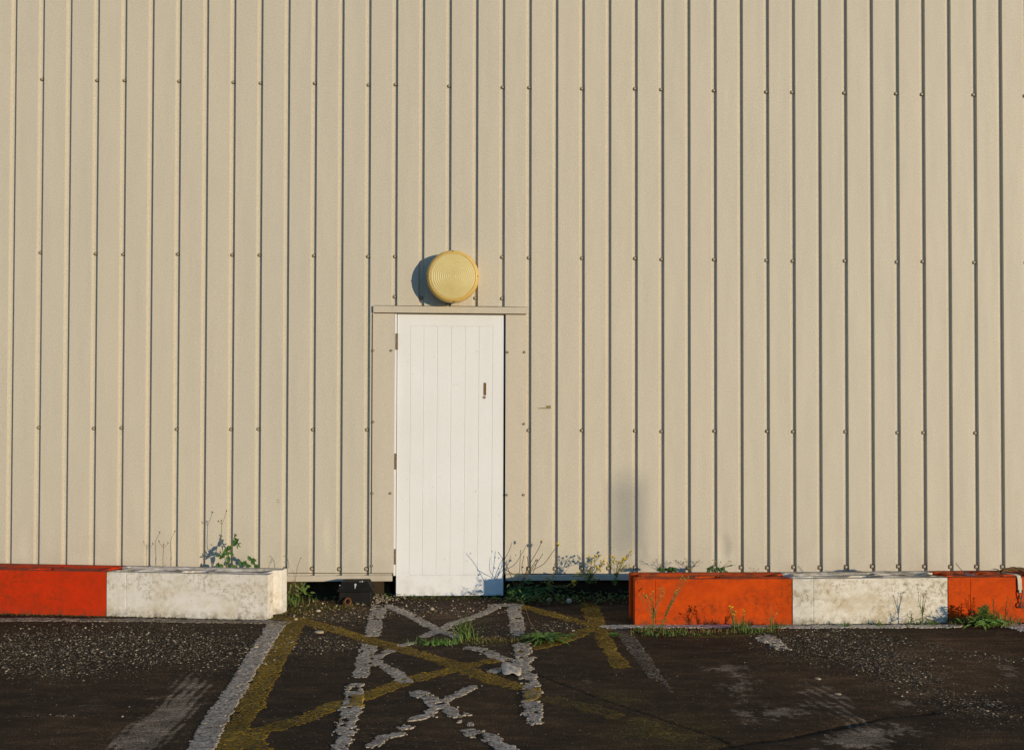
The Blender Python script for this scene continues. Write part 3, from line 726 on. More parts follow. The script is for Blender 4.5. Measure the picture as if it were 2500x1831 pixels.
# door leaf with routed V grooves
def door():
    tops = [1002.5, 1034.5, 1068, 1101.8, 1136, 1169.6, 1203]
    zt = at(1100, 796.5, yd).z; zb = at(1100, 1403, yd).z
    z0 = at(1100, 1453.5, yd).z; z1 = at(1100, 759, yd).z
    P = lambda u, v: at(u, v, yd)
    def xat(ut, ub, z):
        xt = at(ut, 796.5, yd).x; xb = at(ub, 1403, yd).x; t = (z-zt)/(zb-zt); return xt+(xb-xt)*t
    cols = [(970.6, 967.2, 0)]
    for k, u in enumerate(tops):
        cols += [(u-0.8, u-4.2-0.8, 0), (u, u-4.2, 1), (u+0.8, u-4.2+.8, 0)]
    cols.append((1231.0, 1228.6, 0))
    zl = [z0, zb-0.0025, zb, zb+0.0015]
    zl += list(np.linspace(zb+0.1, zt-0.1, 12))
    zl += [zt-0.0012, zt, zt+0.0012, z1]
    dep = 0.0034
    V = []; n = len(cols)
    for z in zl:
        inside = zb+0.0005 <= z <= zt-0.0005
        rail = abs(z-zb) < 1e-6 or abs(z-zt) < 1e-6
        for k, (ut, ub, g) in enumerate(cols):
            y = yd+(dep if (g and inside) else 0)
            if rail and 2 <= k <= n-3: y = yd+(0.0025 if abs(z-zt) < 1e-6 else 0.0040)
            if z < zb-0.001: y -= 0.001
            V.append((xat(ut, ub, z), y, z))
    F = [(j*n+i, j*n+i+1, (j+1)*n+i+1, (j+1)*n+i) for j in range(len(zl)-1) for i in range(n-1)]
    # edges and back
    nb = len(V); L = len(zl)
    V += [(x, yd+0.04, z) for x, y, z in V]
    for j in range(L-1):
        F.append((j*n, (j+1)*n, (j+1)*n+nb, j*n+nb)); F.append((j*n+n-1, j*n+n-1+nb, (j+1)*n+n-1+nb, (j+1)*n+n-1))
    for i in range(n-1):
        F.append((i, i+nb, i+1+nb, i+1)); t = (L-1)*n; F.append((t+i, t+i+1, t+i+1+nb, t+i+nb))
    me = mesh('door', V, F)
    d = link('door', me, M_door, bld)
    d['label'] = 'white boarded door with three brown hinges'
    for (u, v0, v1) in ((968.0, 814, 854), (963.8, 1107, 1146), (962.4, 1340, 1378)):
        m = MB(); a = at(u-2.6, v1, -0.001); c = at(u+2.2, v0, -0.001)
        m.box(a.x, c.x, 0.003, 0.02, a.z, c.z)
        px = c.x+0.001
        m.tube([(px, 0.0035, a.z), (px, 0.0035, c.z)], 0.0032, n=8)
        m.build('hinge', M_hinge, d)
    m = MB(); a = at(1180.2, 965, yd); c = at(1187, 934.5, yd)
    m.box(a.x, c.x, yd-0.0015, yd+0.004, a.z, c.z); s = m.build('lock_plate', M_rust, d); bevel(s, .001, 1)
    cc = (a.x+c.x)/2
    m = MB(); m.box(cc-0.0022, cc+0.0018, yd-0.0035, yd-0.0012, a.z+0.006, c.z-0.006); m.build('latch_slot', M_mark, d)
    q = at(1182.4, 970, yd); m = MB()
    m.tube([(q.x+0.0085*math.cos(t), yd-0.002, q.z+0.0085*math.sin(t)) for t in np.linspace(0, 2*PI, 14)[:-1]], 0.0020, n=6, closed=True)
    m.build('keyhole_ring', M_rust, d)
    m = MB(); m.lathe([(0, 0.003), (0.003, 0.0025), (0.0045, 0), (0.0045, -0.002)], (q.x, yd, q.z), n=10); m.build('keyhole', M_hinge, d)
door()
# small marks on the sheets
def decal(nm, quads, mat, label):
    m = MB()
    for q in quads:
        f = [at(u, v, -0.0032) for u, v in q]; n = len(f)
        bk = [Vector((p.x, 0.001, p.z)) for p in f]
        m.add(f+bk, [tuple(range(n))]+[(i, i+n, (i+1) % n+n, (i+1) % n) for i in range(n)])
    o = m.build(nm, mat, bld); o['label'] = label
decal('paint_mark', [[(1331, 997.5), (1333, 996), (1345, 995.6), (1345, 997.8), (1337, 998)], [(1332.5, 995.6), (1334, 990.5), (1345, 989.8), (1345, 995.4)], [(1309, 996.8), (1320, 995.4), (1330.8, 994.8), (1331, 997.6), (1318, 997.8)]], M_mark, 'dark olive scrape on the sheet right of the door')
decal('scuff', [[(676, 1219), (682, 1218.6), (682, 1221), (677, 1221)]], M_scuff, 'short scuff low on the sheet left of the door, upper of two')
decal('scuff', [[(677, 1225), (683, 1224.6), (682, 1227), (678, 1227)]], M_scuff, 'short scuff low on the sheet left of the door, lower of two')

# screws -------------------------------------------------------------
sm = MB(); sm.lathe([(0.0125, 0.0), (0.0125, 0.002)], (0, 0, 0), n=14); sm.lathe([(0.0125, 0.002), (0.0100, 0.0035)], (0, 0, 0), n=14)
sm.lathe([(0.0095, 0.0035), (0.0092, 0.012), (0.0070, 0.0155), (0.0, 0.0165)], (0, 0, 0), n=6)
scr_me = sm.mesh('screw'); scr_me.materials.append(M_screw); scr_me.materials.append(M_washer)
for i, p in enumerate(scr_me.polygons):
    p.material_index = 1 if i < 28 else 0
    p.use_smooth = i < 28
placed = []
def screw(x, y, z, s=1.0):
    placed.append((x, y, z, s))
rows = [((90, 173), (2146, 209)), ((87, 557), (2150, 578)), ((86, 943), (2151, 953))]
pat = [i for i in range(-4, 42) if i % 5 in (1, 3, 4)]
for r, ((ua, va), (ub, vb)) in enumerate(rows):
    A = at(ua*1.1082, va*1.1082, 0); Bp = at(ub*1.1082, vb*1.1082, 0)
    for i in pat:
        if not (0 <= i <= 38): continue
        if r == 2 and i in (14, 16, 18): continue
        x = gx(i)-0.002; z = A.z+(Bp.z-A.z)*(x-A.x)/(Bp.x-A.x)
        screw(x+random.uniform(-.002, .002), GD+0.001, z+random.uniform(-.004, .004), 1.05)
for i, v in ((14, 725), (15, 727), (16, 727), (17, 727), (18, 728)):
    screw(gx(i)-0.002, GD+0.001, at(1100, v, 0).z, 1.05)
for (u, v) in ((911, 856), (955, 856), (911, 1030), (909, 1204), (953, 1204), (908, 1381), (1239, 860), (1280, 860), (1279, 1035), (1237, 1208), (1278, 1208)):
    q = at(u, v, 0); screw(q.x, yp+0.0004, q.z, 0.72)
zb_ = at(1250, 1388, 0).z
for i in range(0, 38):
    if 14 <= i <= 18: continue
    screw(gx(i)-0.003, GD+0.001, zb_+random.uniform(-.004, .004), 1.3)
NPART = 100
rest = MB()
for k, (x, y, z, s) in enumerate(placed):
    if k < NPART:
        o = bpy.data.objects.new('screw', scr_me); COL.objects.link(o); o.parent = bld
        o.matrix_parent_inverse = wm(bld).inverted(); o.location = (x, y, z); o.scale = (s, s, s)
        o.rotation_euler = (0, random.uniform(0, 1), 0)
    else:
        rest.add([(v.co.x*s+x, v.co.y*s+y, v.co.z*s+z) for v in scr_me.vertices], [tuple(p.vertices) for p in scr_me.polygons])
if rest.v:
    me = rest.mesh('screws'); me.materials.append(M_screw); me.materials.append(M_washer)
    npoly = len(scr_me.polygons)
    for i, p in enumerate(me.polygons): p.material_index = 1 if i % npoly < 28 else 0
    o = link('screws', me, None, bld); o['kind'] = 'stuff'

# ---------------------------------------------------------------- wall lamp
LC = at(1105.5, 675.0, -0.13)
lamp = empty('wall_lamp', (LC.x, 0, LC.z), 'round yellowed plastic bulkhead lamp above the door', 'lamp')
R = 0.1815
m = MB(); m.lathe([(R*0.94, 0.0), (R*0.97, 0.03), (R*0.985, 0.070)], (LC.x, 0.0, LC.z), n=72); m.build('base', M_rim, lamp, True)
m = MB(); m.lathe([(R*0.985, 0.0760), (R, 0.0800), (R, 0.1160), (R*0.992, 0.1280), (R*0.965, 0.1380), (R*0.90, 0.1460), (R*0.868, 0.1480), (R*0.862, 0.1450)], (LC.x, 0, LC.z), n=96)
m.build('rim', M_rim, lamp, True)
prof = [(R*0.862, 0.1450), (R*0.85, 0.14805)]
nr = 11
for k in range(nr):
    r = R*0.85*(1-k/nr); r2 = R*0.85*(1-(k+0.8)/nr)
    hh = 0.1490+0.0045*(1-(r/(R*0.85))**2)
    prof += [(r-0.0004, hh+0.0001), (r2, hh+0.0019)]
prof += [(0.006, 0.1540), (0.0, 0.1538)]
m = MB(); m.lathe(prof, (LC.x, 0, LC.z), n=128); df = m.build('diffuser', M_lamp, lamp)
for a in (0.0, PI/2, PI, -PI/2+0.05):
    m = MB(); cx_, cz_ = LC.x+R*0.955*math.cos(a), LC.z+R*0.955*math.sin(a)
    m.lathe([(0.0042, 0.1320), (0.0042, 0.1425), (0, 0.1435)], (cx_, 0, cz_), n=8); m.build('fixing_screw', M_iron, lamp)

# ================================================================ BLOCKS
def block(name, fl, fr, depth, label, cat_mat, H=0.282, seams=(), seed=1, group='painted barrier blocks along the wall', gap=0.006, skew=0.0):
    A = Vector((fl[0], fl[1], 0)); Bq = Vector((fr[0], fr[1], 0))
    ex = (Bq-A); L = ex.length-gap; ex.normalize(); rz = math.atan2(ex.y, ex.x)
    o0 = A+ex*(gap/2)
    xs = [0, 0.006, 0.02, 0.04, 0.06]+list(np.arange(0.085, L-0.07, 0.018))+[L-0.06, L-0.04, L-0.02, L-0.006, L]
    for s_ in seams: xs += [s_-0.004, s_, s_+0.004]
    xs = np.array(sorted(set(xs))); T = depth
    ys = np.array(sorted(set([0, 0.006, 0.03, 0.045, 0.087, 0.091, 0.095, 0.205, 0.215, 0.225]+list(np.linspace(0.06, T-0.06, 13))+[T-0.045, T-0.03, T-0.006, T])))
    c = T/2
    def notch(y): return 0.045*smooth(0.088, 0.094, y)*smooth(0.225, 0.205, y)
    nx, ny = len(xs), len(ys)
    rr = np.random.default_rng(seed)
    X = np.zeros((ny, nx)); Y = np.zeros((ny, nx)); Z = np.zeros((ny, nx))
    for j, y in enumerate(ys):
        nn = notch(y); X[j] = nn+(L-2*nn)*xs/L+skew*(y/T)*(xs/L); Y[j] = y
    # top: raised rims, channel, two hand-hole ovals, broken lumps
    rim = smooth(0.045, 0.055, Y)*smooth(T-0.045, T-0.055, Y)*smooth(0.02, 0.035, xs[None, :]+0*Y)*smooth(L-0.02, L-0.035, xs[None, :]+0*Y)
    Z = H-0.012*rim-0.004*rim*fbm(X*9+seed, Y*30, 4, seed)
    ov = ((X-L/2)/0.075)**2+((Y-c)/0.040)**2
    Z = Z-0.11*smooth(1.15, 0.85, ov)
    rib = smooth(0.012, 0.006, np.abs(np.abs(Y-c)-0.068))*smooth(0.10, 0.12, np.abs(X-L/2))
    Z = Z+0.013*rib*rim*(0.7+0.6*fbm(X*6, Y*2, 3, seed+4))
    V = [Vector((x, y, z)) for x, y, z in zip(X.ravel(), Y.ravel(), Z.ravel())]
    F = [(j*nx+i, j*nx+i+1, (j+1)*nx+i+1, (j+1)*nx+i) for j in range(ny-1) for i in range(nx-1)]
    loop = [i for i in range(nx)]+[j*nx+nx-1 for j in range(1, ny)]+[(ny-1)*nx+i for i in range(nx-2, -1, -1)]+[j*nx for j in range(ny-2, 0, -1)]
    nl = len(loop); zl = [H-0.012, H-0.03]+list(np.linspace(H-0.06, 0.03, 7))+[0.0, -0.03]
    prev = loop; nfront = nx
    for z in zl:
        cur = []
        for k, vi in enumerate(loop):
            v = V[vi]; x, y = v.x, v.y
            if k < nx:      # front face: seams, shallow unevenness
                y += 0.0016*float(fbm(x*8, z*8+seed, 3, seed))
                for s_ in seams:
                    if abs(x-s_) < 0.002 and 0 < k < nx-1: y += 0.003
            cur.append(len(V)); V.append(Vector((x, y, z)))
        for k in range(nl):
            k2 = (k+1) % nl
            F.append((prev[k2], prev[k], cur[k], cur[k2]))
        prev = cur
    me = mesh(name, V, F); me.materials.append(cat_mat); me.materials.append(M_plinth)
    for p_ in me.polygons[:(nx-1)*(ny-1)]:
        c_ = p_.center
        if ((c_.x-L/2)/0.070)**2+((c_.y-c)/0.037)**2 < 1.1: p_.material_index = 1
    o = link(name, me, cat_mat)
    o.location = (o0.x, o0.y, 0); o.rotation_euler = (0, 0, rz)
    bevel(o, 0.007, 2, 42)
    tag(o, label, 'barrier block', group)
    return o
g = lambda u, v: (gr(u, v).x, gr(u, v).y)
LW_r = g(654, 1513.5); Lj = g(259, 1504.5); L0 = g(-5, 1497)
dv = Vector((LW_r[0]-Lj[0], LW_r[1]-Lj[1])); dv.normalize()
LO_l = (Lj[0]-dv.x*1.02, Lj[1]-dv.y*1.02)
DEP = 0.31
b_lw = block('barrier_block', Lj, LW_r, DEP, 'dirty white barrier block left of the door, end of the left row', M_wh1, 0.282, (0.125,), 3, skew=0.030)
b_lo = block('barrier_block', LO_l, Lj, DEP, 'red orange barrier block cut by the left edge, beside a white one', M_or1, 0.282, (), 5)
RO_l = g(1549, 1526); RO_r = g(1934.5, 1525); RW_r = g(2314.5, 1521)
dv2 = Vector((RW_r[0]-RO_r[0], RW_r[1]-RO_r[1])); dv2.normalize()
RR_r = (RW_r[0]+dv2.x*1.02, RW_r[1]+dv2.y*1.02)
b_ro = block('barrier_block', RO_l, RO_r, DEP, 'orange barrier block right of the door with weeds growing before it', M_or2, 0.282, (0.125,), 7)
b_rw = block('barrier_block', RO_r, RW_r, DEP, 'stained white barrier block standing between two orange blocks', M_wh2, 0.282, (0.13,), 9)
b_rr = block('barrier_block', RW_r, RR_r, DEP, 'orange barrier block at the right edge with a strap hung over it', M_or2, 0.282, (0.14,), 11)

# ---------------------------------------------------------------- black box with rusty ring
def black_box():
    a = gr(826, 1476); c = gr(907, 1475)
    w = (c-a).x; x0 = a.x; y0 = a.y; H = 0.150; Dp = 0.20
    root = empty('bait_box', (x0+w/2, y0+Dp/2, 0), 'black plastic box with chamfered lid tucked under the wall left of the door', 'box')
    m = MB(); m.hexa([(x0, y0, -.01), (x0+w, y0, -.01), (x0+w, y0+Dp, -.01), (x0, y0+Dp, -.01)],
                     [(x0+.004, y0+.004, .085), (x0+w-.004, y0+.004, .085), (x0+w-.004, y0+Dp-.004, .085), (x0+.004, y0+Dp-.004, .085)])
    bevel(m.build('body', M_blackp, root), .006)
    m = MB(); e = 0.008
    m.hexa([(x0-e, y0-e, .087), (x0+w+e, y0-e, .087), (x0+w+e, y0+Dp+e, .087), (x0-e, y0+Dp+e, .087)],
           [(x0-e, y0-e, .100), (x0+w+e, y0-e, .100), (x0+w+e, y0+Dp+e, .100), (x0-e, y0+Dp+e, .100)])
    m.hexa([(x0-e+.002, y0-e+.002, .1005), (x0+w+e-.002, y0-e+.002, .1005), (x0+w+e-.002, y0+Dp, .1005), (x0-e+.002, y0+Dp, .1005)],
           [(x0+.028, y0+.035, H), (x0+w-.028, y0+.035, H), (x0+w-.020, y0+Dp-.03, H), (x0+.020, y0+Dp-.03, H)])
    lid = m.build('lid', M_blackp, root); bevel(lid, .005)
    # bird splash on the lid's slope
    m = MB(); cx_, zz = at(867, 1437, y0).x, 0.128
    sp = [(0, .016), (.006, .010), (.007, .002), (.003, -.008), (.001, -.020), (-.002, -.020), (-.004, -.006), (-.006, .004), (-.005, .012)]
    yy = lambda dz: y0-e+.002+(zz+dz-.1005)/(H-.1005)*(.043)-.0015
    m.add([(cx_+dx, yy(dz), zz+dz) for dx, dz in sp]+[(cx_+dx, yy(dz)+.003, zz+dz) for dx, dz in sp],
          [tuple(range(len(sp)-1, -1, -1))]+[(i, (i+1) % 9, (i+1) % 9+9, i+9) for i in range(9)])
    m.build('splash', M_dropping, lid)
    for dx, dz, r in ((-.105, .0, .004), (.03, .02, .004), (.045, .021, .006)):
        m = MB(); m.lathe([(r, 0.0), (r*.6, 0.002), (0, 0.0025)], (cx_+dx, yy(dz)+.001, zz+dz), n=8); m.build('splash', M_dropping, lid)
    q = gr(848.5, 1479)
    r = 0.0195
    m = MB(); m.tube([(q.x+r*math.cos(t), y0-0.035+0.010*math.sin(t), 0.026+r*1.1*math.sin(t)) for t in np.linspace(0, 2*PI, 20)[:-1]], 0.0065, n=8, closed=True)
    o = m.build('iron_ring', M_rust, None, True); tag(o, 'small rusty ring standing against the black box', 'ring')
black_box()

# ---------------------------------------------------------------- strap with hooks on the right block
TOPZ = 0.283
def strap():
    p0 = at(2478, 1395, 0); yb = RW_r[1]+dv2.y*0.55
    x = at(2488, 1420, yb-0.004).x
    root = empty('ratchet_strap', (x, yb, 0), 'cream webbing strap with a black double hook hanging over the right orange block', 'strap')
    m = MB(); w = 0.0125
    path = [(x-0.055, yb+0.13, TOPZ+0.006), (x-0.040, yb+0.07, TOPZ+0.012), (x-0.012, yb+0.020, TOPZ+0.013), (x-0.003, yb-0.004, TOPZ+0.006), (x, yb-0.011, TOPZ-0.015), (x+0.002, yb-0.012, 0.215), (x+0.004, yb-0.012, 0.188)]
    vs = []
    for i, p in enumerate(path):
        p = Vector(p); t = Vector(path[min(i+1, 6)])-Vector(path[max(i-1, 0)]); t.normalize()
        side = Vector((1, 0, 0)); side = (side-t*side.dot(t)).normalized(); nn = side.cross(t)*0.0018
        vs += [p-side*w-nn, p+side*w-nn, p+side*w+nn, p-side*w+nn]
    fs = []
    for i in range(6):
        a = i*4; bq = a+4
        fs += [(a, a+1, bq+1, bq), (a+1, a+2, bq+2, bq+1), (a+2, a+3, bq+3, bq+2), (a+3, a, bq, bq+3)]
    fs += [(0, 3, 2, 1), (24, 25, 26, 27)]
    m.add(vs, fs); m.build('webbing', M_strap, root)
    for s in (-1, 1):
        m = MB(); hx = x+0.004
        pts = [(hx+s*0.010, yb-0.014, 0.205), (hx+s*0.012, yb-0.016, 0.185), (hx+s*0.004, yb-0.018, 0.155), (hx-s*0.003+0.004, yb-0.019, 0.125)]
        a0 = 0.110
        pts += [(hx+(-s if s < 0 else 1)*0+s*0.004+0.013*math.sin(t)*(1 if s > 0 else 0.9)+0.003, yb-0.020-0.004*(s > 0), a0-0.016*math.cos(t)*1.0) for t in np.linspace(-2.4, 1.7, 10)]
        m.tube(pts, 0.0036, 0.003, n=7); m.build('hook', M_iron, root, True)
    # twisted brown rope lying on the block
    m = MB(); base = (x-0.01, yb+0.10)
    for k in range(3):
        pts = []
        for t in np.linspace(0, 1, 26):
            a = t*16+k*2.09
            pts.append((base[0]-0.06+t*0.42, base[1]+0.03*math.sin(t*5)+0.008*math.cos(a), TOPZ+0.020+0.012*math.sin(t*7)+0.008*math.sin(a)))
        m.tube(pts, 0.0075, n=6)
    for k in range(10):
        a = random.uniform(0, 6.28)
        s0 = (base[0]-0.05, base[1]+0.01, TOPZ+0.018)
        m.tube([s0, (s0[0]-0.03, s0[1]+0.02*math.cos(a), s0[2]+0.012*math.sin(a)+.006), (s0[0]-0.055, s0[1]+0.035*math.cos(a), max(TOPZ+.004, s0[2]+0.02*math.sin(a)))], 0.0018, .001, n=4)
    o = m.build('rope', M_rope, None, True); tag(o, 'frayed twisted brown rope lying on the right orange block', 'rope')
strap()
def wire():
    yb = RW_r[1]+0.16
    m = MB()
    P = lambda u, v, y=yb: at(u, v, y)
    m.tube([P(2334, 1375), P(2341, 1384), P(2349, 1393), P(2357, 1402), P(2366, 1406)], 0.0022, n=5)
    m.tube([P(2366, 1406), P(2374, 1401), P(2381, 1396)], 0.003, .0015, n=5)
    m.tube([P(2350, 1404), P(2360, 1400), P(2372, 1405), P(2380, 1403)], 0.004, n=5)
    m.tube([P(2354, 1392), P(2362, 1404), P(2370, 1407)], 0.0026, n=5)
    o = m.build('cable_scrap', M_cable, None, True); tag(o, 'small twisted scrap of dark blue cable on the orange block beside the strap', 'cable')
wire()

# ---------------------------------------------------------------- debris
def stone(u, v, rx, ry, rz_, mat, label, nm='pebble', sd=1):
    p = gr(u, v); bm = bmesh.new(); bmesh.ops.create_icosphere(bm, subdivisions=2, radius=1)
    r = random.Random(sd)
    for vv in bm.verts:
        k = 1+r.uniform(-.13, .13); vv.co = Vector((vv.co.x*rx*k, vv.co.y*ry*k, vv.co.z*rz_*k))
    me = bpy.data.meshes.new(nm); bm.to_mesh(me); bm.free()
    o = link(nm, me, mat, None, True); zz = float(gheight(np.array([p.x]), np.array([p.y]))[0])
    o.location = (p.x, p.y, zz+rz_*0.6); o.rotation_euler = (0, 0, r.uniform(-.4, .4)); tag(o, label, 'stone'); return o
stone(779, 1544, .030, .030, .008, M_pebble, 'flat pale pebble on the yellow line, largest left of the hatching', sd=2)
stone(625, 1580, .014, .018, .008, M_pebble, 'small tan pebble on the white bay line', sd=3)
stone(777, 1492, .016, .018, .008, M_scrap, 'whitish pebble between black box and yellow line', sd=4)
stone(722, 1512, .012, .014, .008, M_pebble, 'brown pebble at the top of the yellow line', sd=5)
stone(1055, 1489, .014, .014, .009, M_pebble, 'cream pebble just in front of the door', sd=6)
stone(1389, 1472, .020, .020, .020, M_scrap, 'grey round stone in the block shadow right of the door', sd=7)
stone(1341, 1469, .020, .020, .016, M_pebble, 'mossy stone in the block shadow right of the door', sd=8)
stone(1997, 1657, .015, .018, .005, M_pebble, 'flat whitish stone on the dusty asphalt at right', sd=9)
stone(2045, 1694, .018, .018, .003, M_pebble, 'thin grey stone flake near the gully crack', sd=10)
def scrap():
    p = gr(1247, 1640); n = 16; V = []; F = []
    r = random.Random(4)
    L = 0.095
    for i in range(n+1):
        t = i/n; w = 0.055*math.sin(PI*(0.06+0.88*t))**0.7
        for j, s in enumerate((-1, -.5, 0, .5, 1)):
            x = -L/2+L*t+0.012*s; y = s*w*1.7+0.02*math.sin(t*5)
            z = 0.012+0.020*(s*0.5+0.5)*math.sin(PI*t)+0.007*math.sin(t*11+s*3)+r.uniform(-.002, .002)
            V.append((x, y, z))
    for i in range(n):
        for j in range(4):
            a = i*5+j; F.append((a, a+5, a+6, a+1))
    me = mesh('paper_scrap', V, F); o = link('paper_scrap', me, M_scrap, None, True)
    so_ = o.modifiers.new('solid', 'SOLIDIFY'); so_.thickness = 0.002
    o.location = (p.x, p.y-0.02, 0.0); o.rotation_euler = (0, 0, 0.35)
    tag(o, 'crumpled cream scrap lying on the right arm of the white hatching', 'scrap')
scrap()

# ================================================================ PLANTS
def cat(pts, k=5):
    P = [Vector(p) for p in pts]
    if len(P) < 3: return P
    Q = [P[0]*2-P[1]]+P+[P[-1]*2-P[-2]]; out = []
    for i in range(1, len(Q)-2):
        for s in range(k):
            t = s/k
            out.append(0.5*((2*Q[i])+(-Q[i-1]+Q[i+1])*t+(2*Q[i-1]-5*Q[i]+4*Q[i+1]-Q[i+2])*t*t+(-Q[i-1]+3*Q[i]-3*Q[i+1]+Q[i+2])*t**3))
    out.append(P[-1]); return out
def flower_mesh(kind):
    m = MB(); mats = []
    idx = []
    def mark(k, n0): idx.extend([k]*(len(m.f)-n0))
    if kind in ('yellow', 'ochre'):
        n0 = len(m.f); m.lathe([(0.0, -1.0), (0.35, -0.75), (0.45, -0.2), (0.5, 0.0)], (0, 0, 0), 'z', 7); mark(1, n0)
        n0 = len(m.f)
        for ring, (rr_, up_, ln) in enumerate(((10, 0.35, 1.15), (8, 0.9, 0.85))):
            for j in range(rr_):
                a = 2*PI*j/rr_+ring*.3
                d = Vector((math.cos(a), math.sin(a), up_)); m.leaf((0, 0, -0.05), d, (0, 0, 1), ln, 0.42, 0.1, 2)
        m.lathe([(0.42, 0.0), (0.35, 0.3), (0, 0.42)], (0, 0, 0), 'z', 7); mark(0, n0)
        mats = [M_petal if kind == 'yellow' else M_petal2, M_stem]
    elif kind == 'closed':
        n0 = len(m.f); m.lathe([(0.12, -0.9), (0.42, -0.5), (0.40, 0.1)], (0, 0, 0), 'z', 7); mark(1, n0)
        n0 = len(m.f)
        for j in range(7):
            a = 2*PI*j/7; m.leaf((0.25*math.cos(a), .25*math.sin(a), 0), (0.25*math.cos(a), .25*math.sin(a), 1), (math.cos(a), math.sin(a), 0), 0.8, 0.35, 0, 2)
        m.lathe([(0.36, 0.1), (0.3, 0.6), (0, 0.7)], (0, 0, 0), 'z', 7); mark(0, n0); mats = [M_petal2, M_bud]
    else:
        m.lathe([(0.0, -1.0), (0.4, -0.6), (0.5, 0.0), (0.35, 0.55), (0.12, 0.9), (0, 1.0)], (0, 0, 0), 'z', 7); mark(0, 0); mats = [M_bud if kind == 'bud' else M_petal]
    me = m.mesh('flower')
    for mt in mats: me.materials.append(mt)
    for p, i in zip(me.polygons, idx): p.material_index = i
    return me
FM = {k: flower_mesh(k) for k in ('yellow', 'ochre', 'closed', 'bud', 'speck')}
def head(kind, p, r, root, direction=(0, 0, 1)):
    nm = 'seed_head' if kind == 'bud' else 'flower'
    r = r*(1.15 if kind == 'bud' else 1.3)
    o = bpy.data.objects.new(nm, FM[kind]); COL.objects.link(o); o.parent = root
    o.matrix_parent_inverse = wm(root).inverted()
    o.location = p; o.scale = (r, r, r); o.rotation_euler = Vector(direction).to_track_quat('Z', 'Y').to_euler()
class Plant:
    def __init__(s, name, base_px, y, label, cat_='weed', group=None, stem=M_stem, leafm=M_foliage, gz=None):
        s.y = y; p = at(base_px[0], base_px[1], y)
        s.base = Vector((p.x, y, 0 if gz is None else gz))
        s.root = empty(name, s.base, label, cat_, group)
        s.st = MB(); s.lf = MB(); s.stm = stem; s.lm = leafm; s.r = random.Random(int(base_px[0]*7+base_px[1]))
    def P(s, u, v, dy=0): return at(u, v, s.y+dy)
    def stem(s, px, r0=0.0016, r1=0.0008, dy=0.0, k=4):
        r0 *= 1.35; r1 *= 1.5; n = len(px); pts = [s.P(u, v, dy*i/max(1, n-1)) for i, (u, v) in enumerate(px)]
        pts = cat(pts, k); s.st.tube(pts, r0, r1, n=4); return pts
    def head(s, kind, u, v, r=0.008, dy=0.0, direction=None):
        d = direction or (s.r.uniform(-.5, .5), s.r.uniform(-.8, .1), 1)
        head(kind, s.P(u, v, dy), r, s.root, d)
    def leaf(s, u, v, du, dv_, L, w, dy=0, dyd=-0.3, bend=0.3, lobes=0, seg=4):
        b = s.P(u, v, dy); d = Vector((du, dyd*s.r.uniform(-.3, 1), -dv_))
        s.lf.leaf(b, d, (s.r.uniform(-.3, .3), -1.0, 0.5), L, w, bend, seg, lobes)
    def leaves_along(s, pts, n, L, w, bend=0.3, lobes=0, t0=0.05, t1=0.9, up=0.5):
        for i in range(n):
            t = t0+(t1-t0)*(i+s.r.random()*.6)/n; p = pts[min(len(pts)-1, int(t*(len(pts)-1)))]
            a = s.r.uniform(0, 6.28); d = Vector((math.cos(a), math.sin(a)*.8, up*s.r.uniform(.2, 1.4)))
            s.lf.leaf(p, d, (0, -.3, 1), L*s.r.uniform(.6, 1.1)*(1.1-t*.5), w*s.r.uniform(.7, 1.1), bend, 4 if not lobes else 8, lobes)
    def done(s):
        if s.st.v: s.st.build('stem', s.stm, s.root)
        if s.lf.v: s.lf.build('foliage', s.lm, s.root)
        return s.root

# -- behind the left blocks: dry stalks and the leafy nightshade-like plant (px from the photo)
p = Plant('dry_stalk', (398, 1382), -0.17, 'thin forked brown stalk with seed heads behind the white block, left of the leafy one', 'weed', 'weeds behind the left blocks', M_stemdry)
p.stem([(398, 1384), (398, 1360), (399, 1338), (391, 1328), (388, 1322)], .0014, .0007); p.stem([(399, 1338), (405, 1332), (410, 1326)], .0010, .0006); p.stem([(399, 1336), (399, 1329)], .001, .0006)
for q in ((388, 1321), (399.5, 1329), (410, 1324.5)): p.head('bud', *q, .0065)
p.stem([(417, 1384), (417.5, 1352), (416, 1334), (417, 1318), (424, 1305), (426.6, 1297)], .0014, .0007)
p.head('bud', 426.8, 1296.5, .0065); p.head('bud', 416, 1335, .004)
p.leaf(417, 1368, .1, -1, .035, .006)
p.stem([(399, 1382), (406, 1378)], .001)
p.done()
p = Plant('leafy_weed', (555, 1388), -0.15, 'dark green leafy weed with tall bare stalks behind the left white block', 'weed', 'weeds behind the left blocks', M_stem, M_foliage_d)
p.stem([(552, 1386), (549, 1362), (543, 1342), (540, 1325), (541, 1300), (541.5, 1281), (548, 1264), (553, 1248)], .0018, .0008)
p.stem([(541.5, 1281), (538, 1276), (533, 1273)], .0009, .0006); p.stem([(541.5, 1280), (540, 1272)], .0009, .0006)
for q in ((553, 1247), (533, 1272), (540, 1270.5)): p.head('bud', *q, .0072)
a = p.stem([(554, 1386), (556, 1362), (562, 1345), (566, 1330), (572, 1312)], .0030, .0014)
p.stem([(566, 1330), (556, 1335), (549, 1338)], .0014, .0008)
for (u, v, du, dv_, L, w) in ((569, 1332, .7, -1, .070, .036), (566, 1336, -1, .35, .062, .034), (560, 1352, -1, -.2, .055, .030), (556, 1357, .2, .9, .050, .030), (549, 1356, -1, .4, .045, .026),
                              (560, 1348, 1, .6, .038, .022), (562, 1340, -.6, -1, .035, .020), (552, 1350, -.2, -1, .040, .026)):
    p.leaf(u, v, du, dv_, L, w, bend=.15)
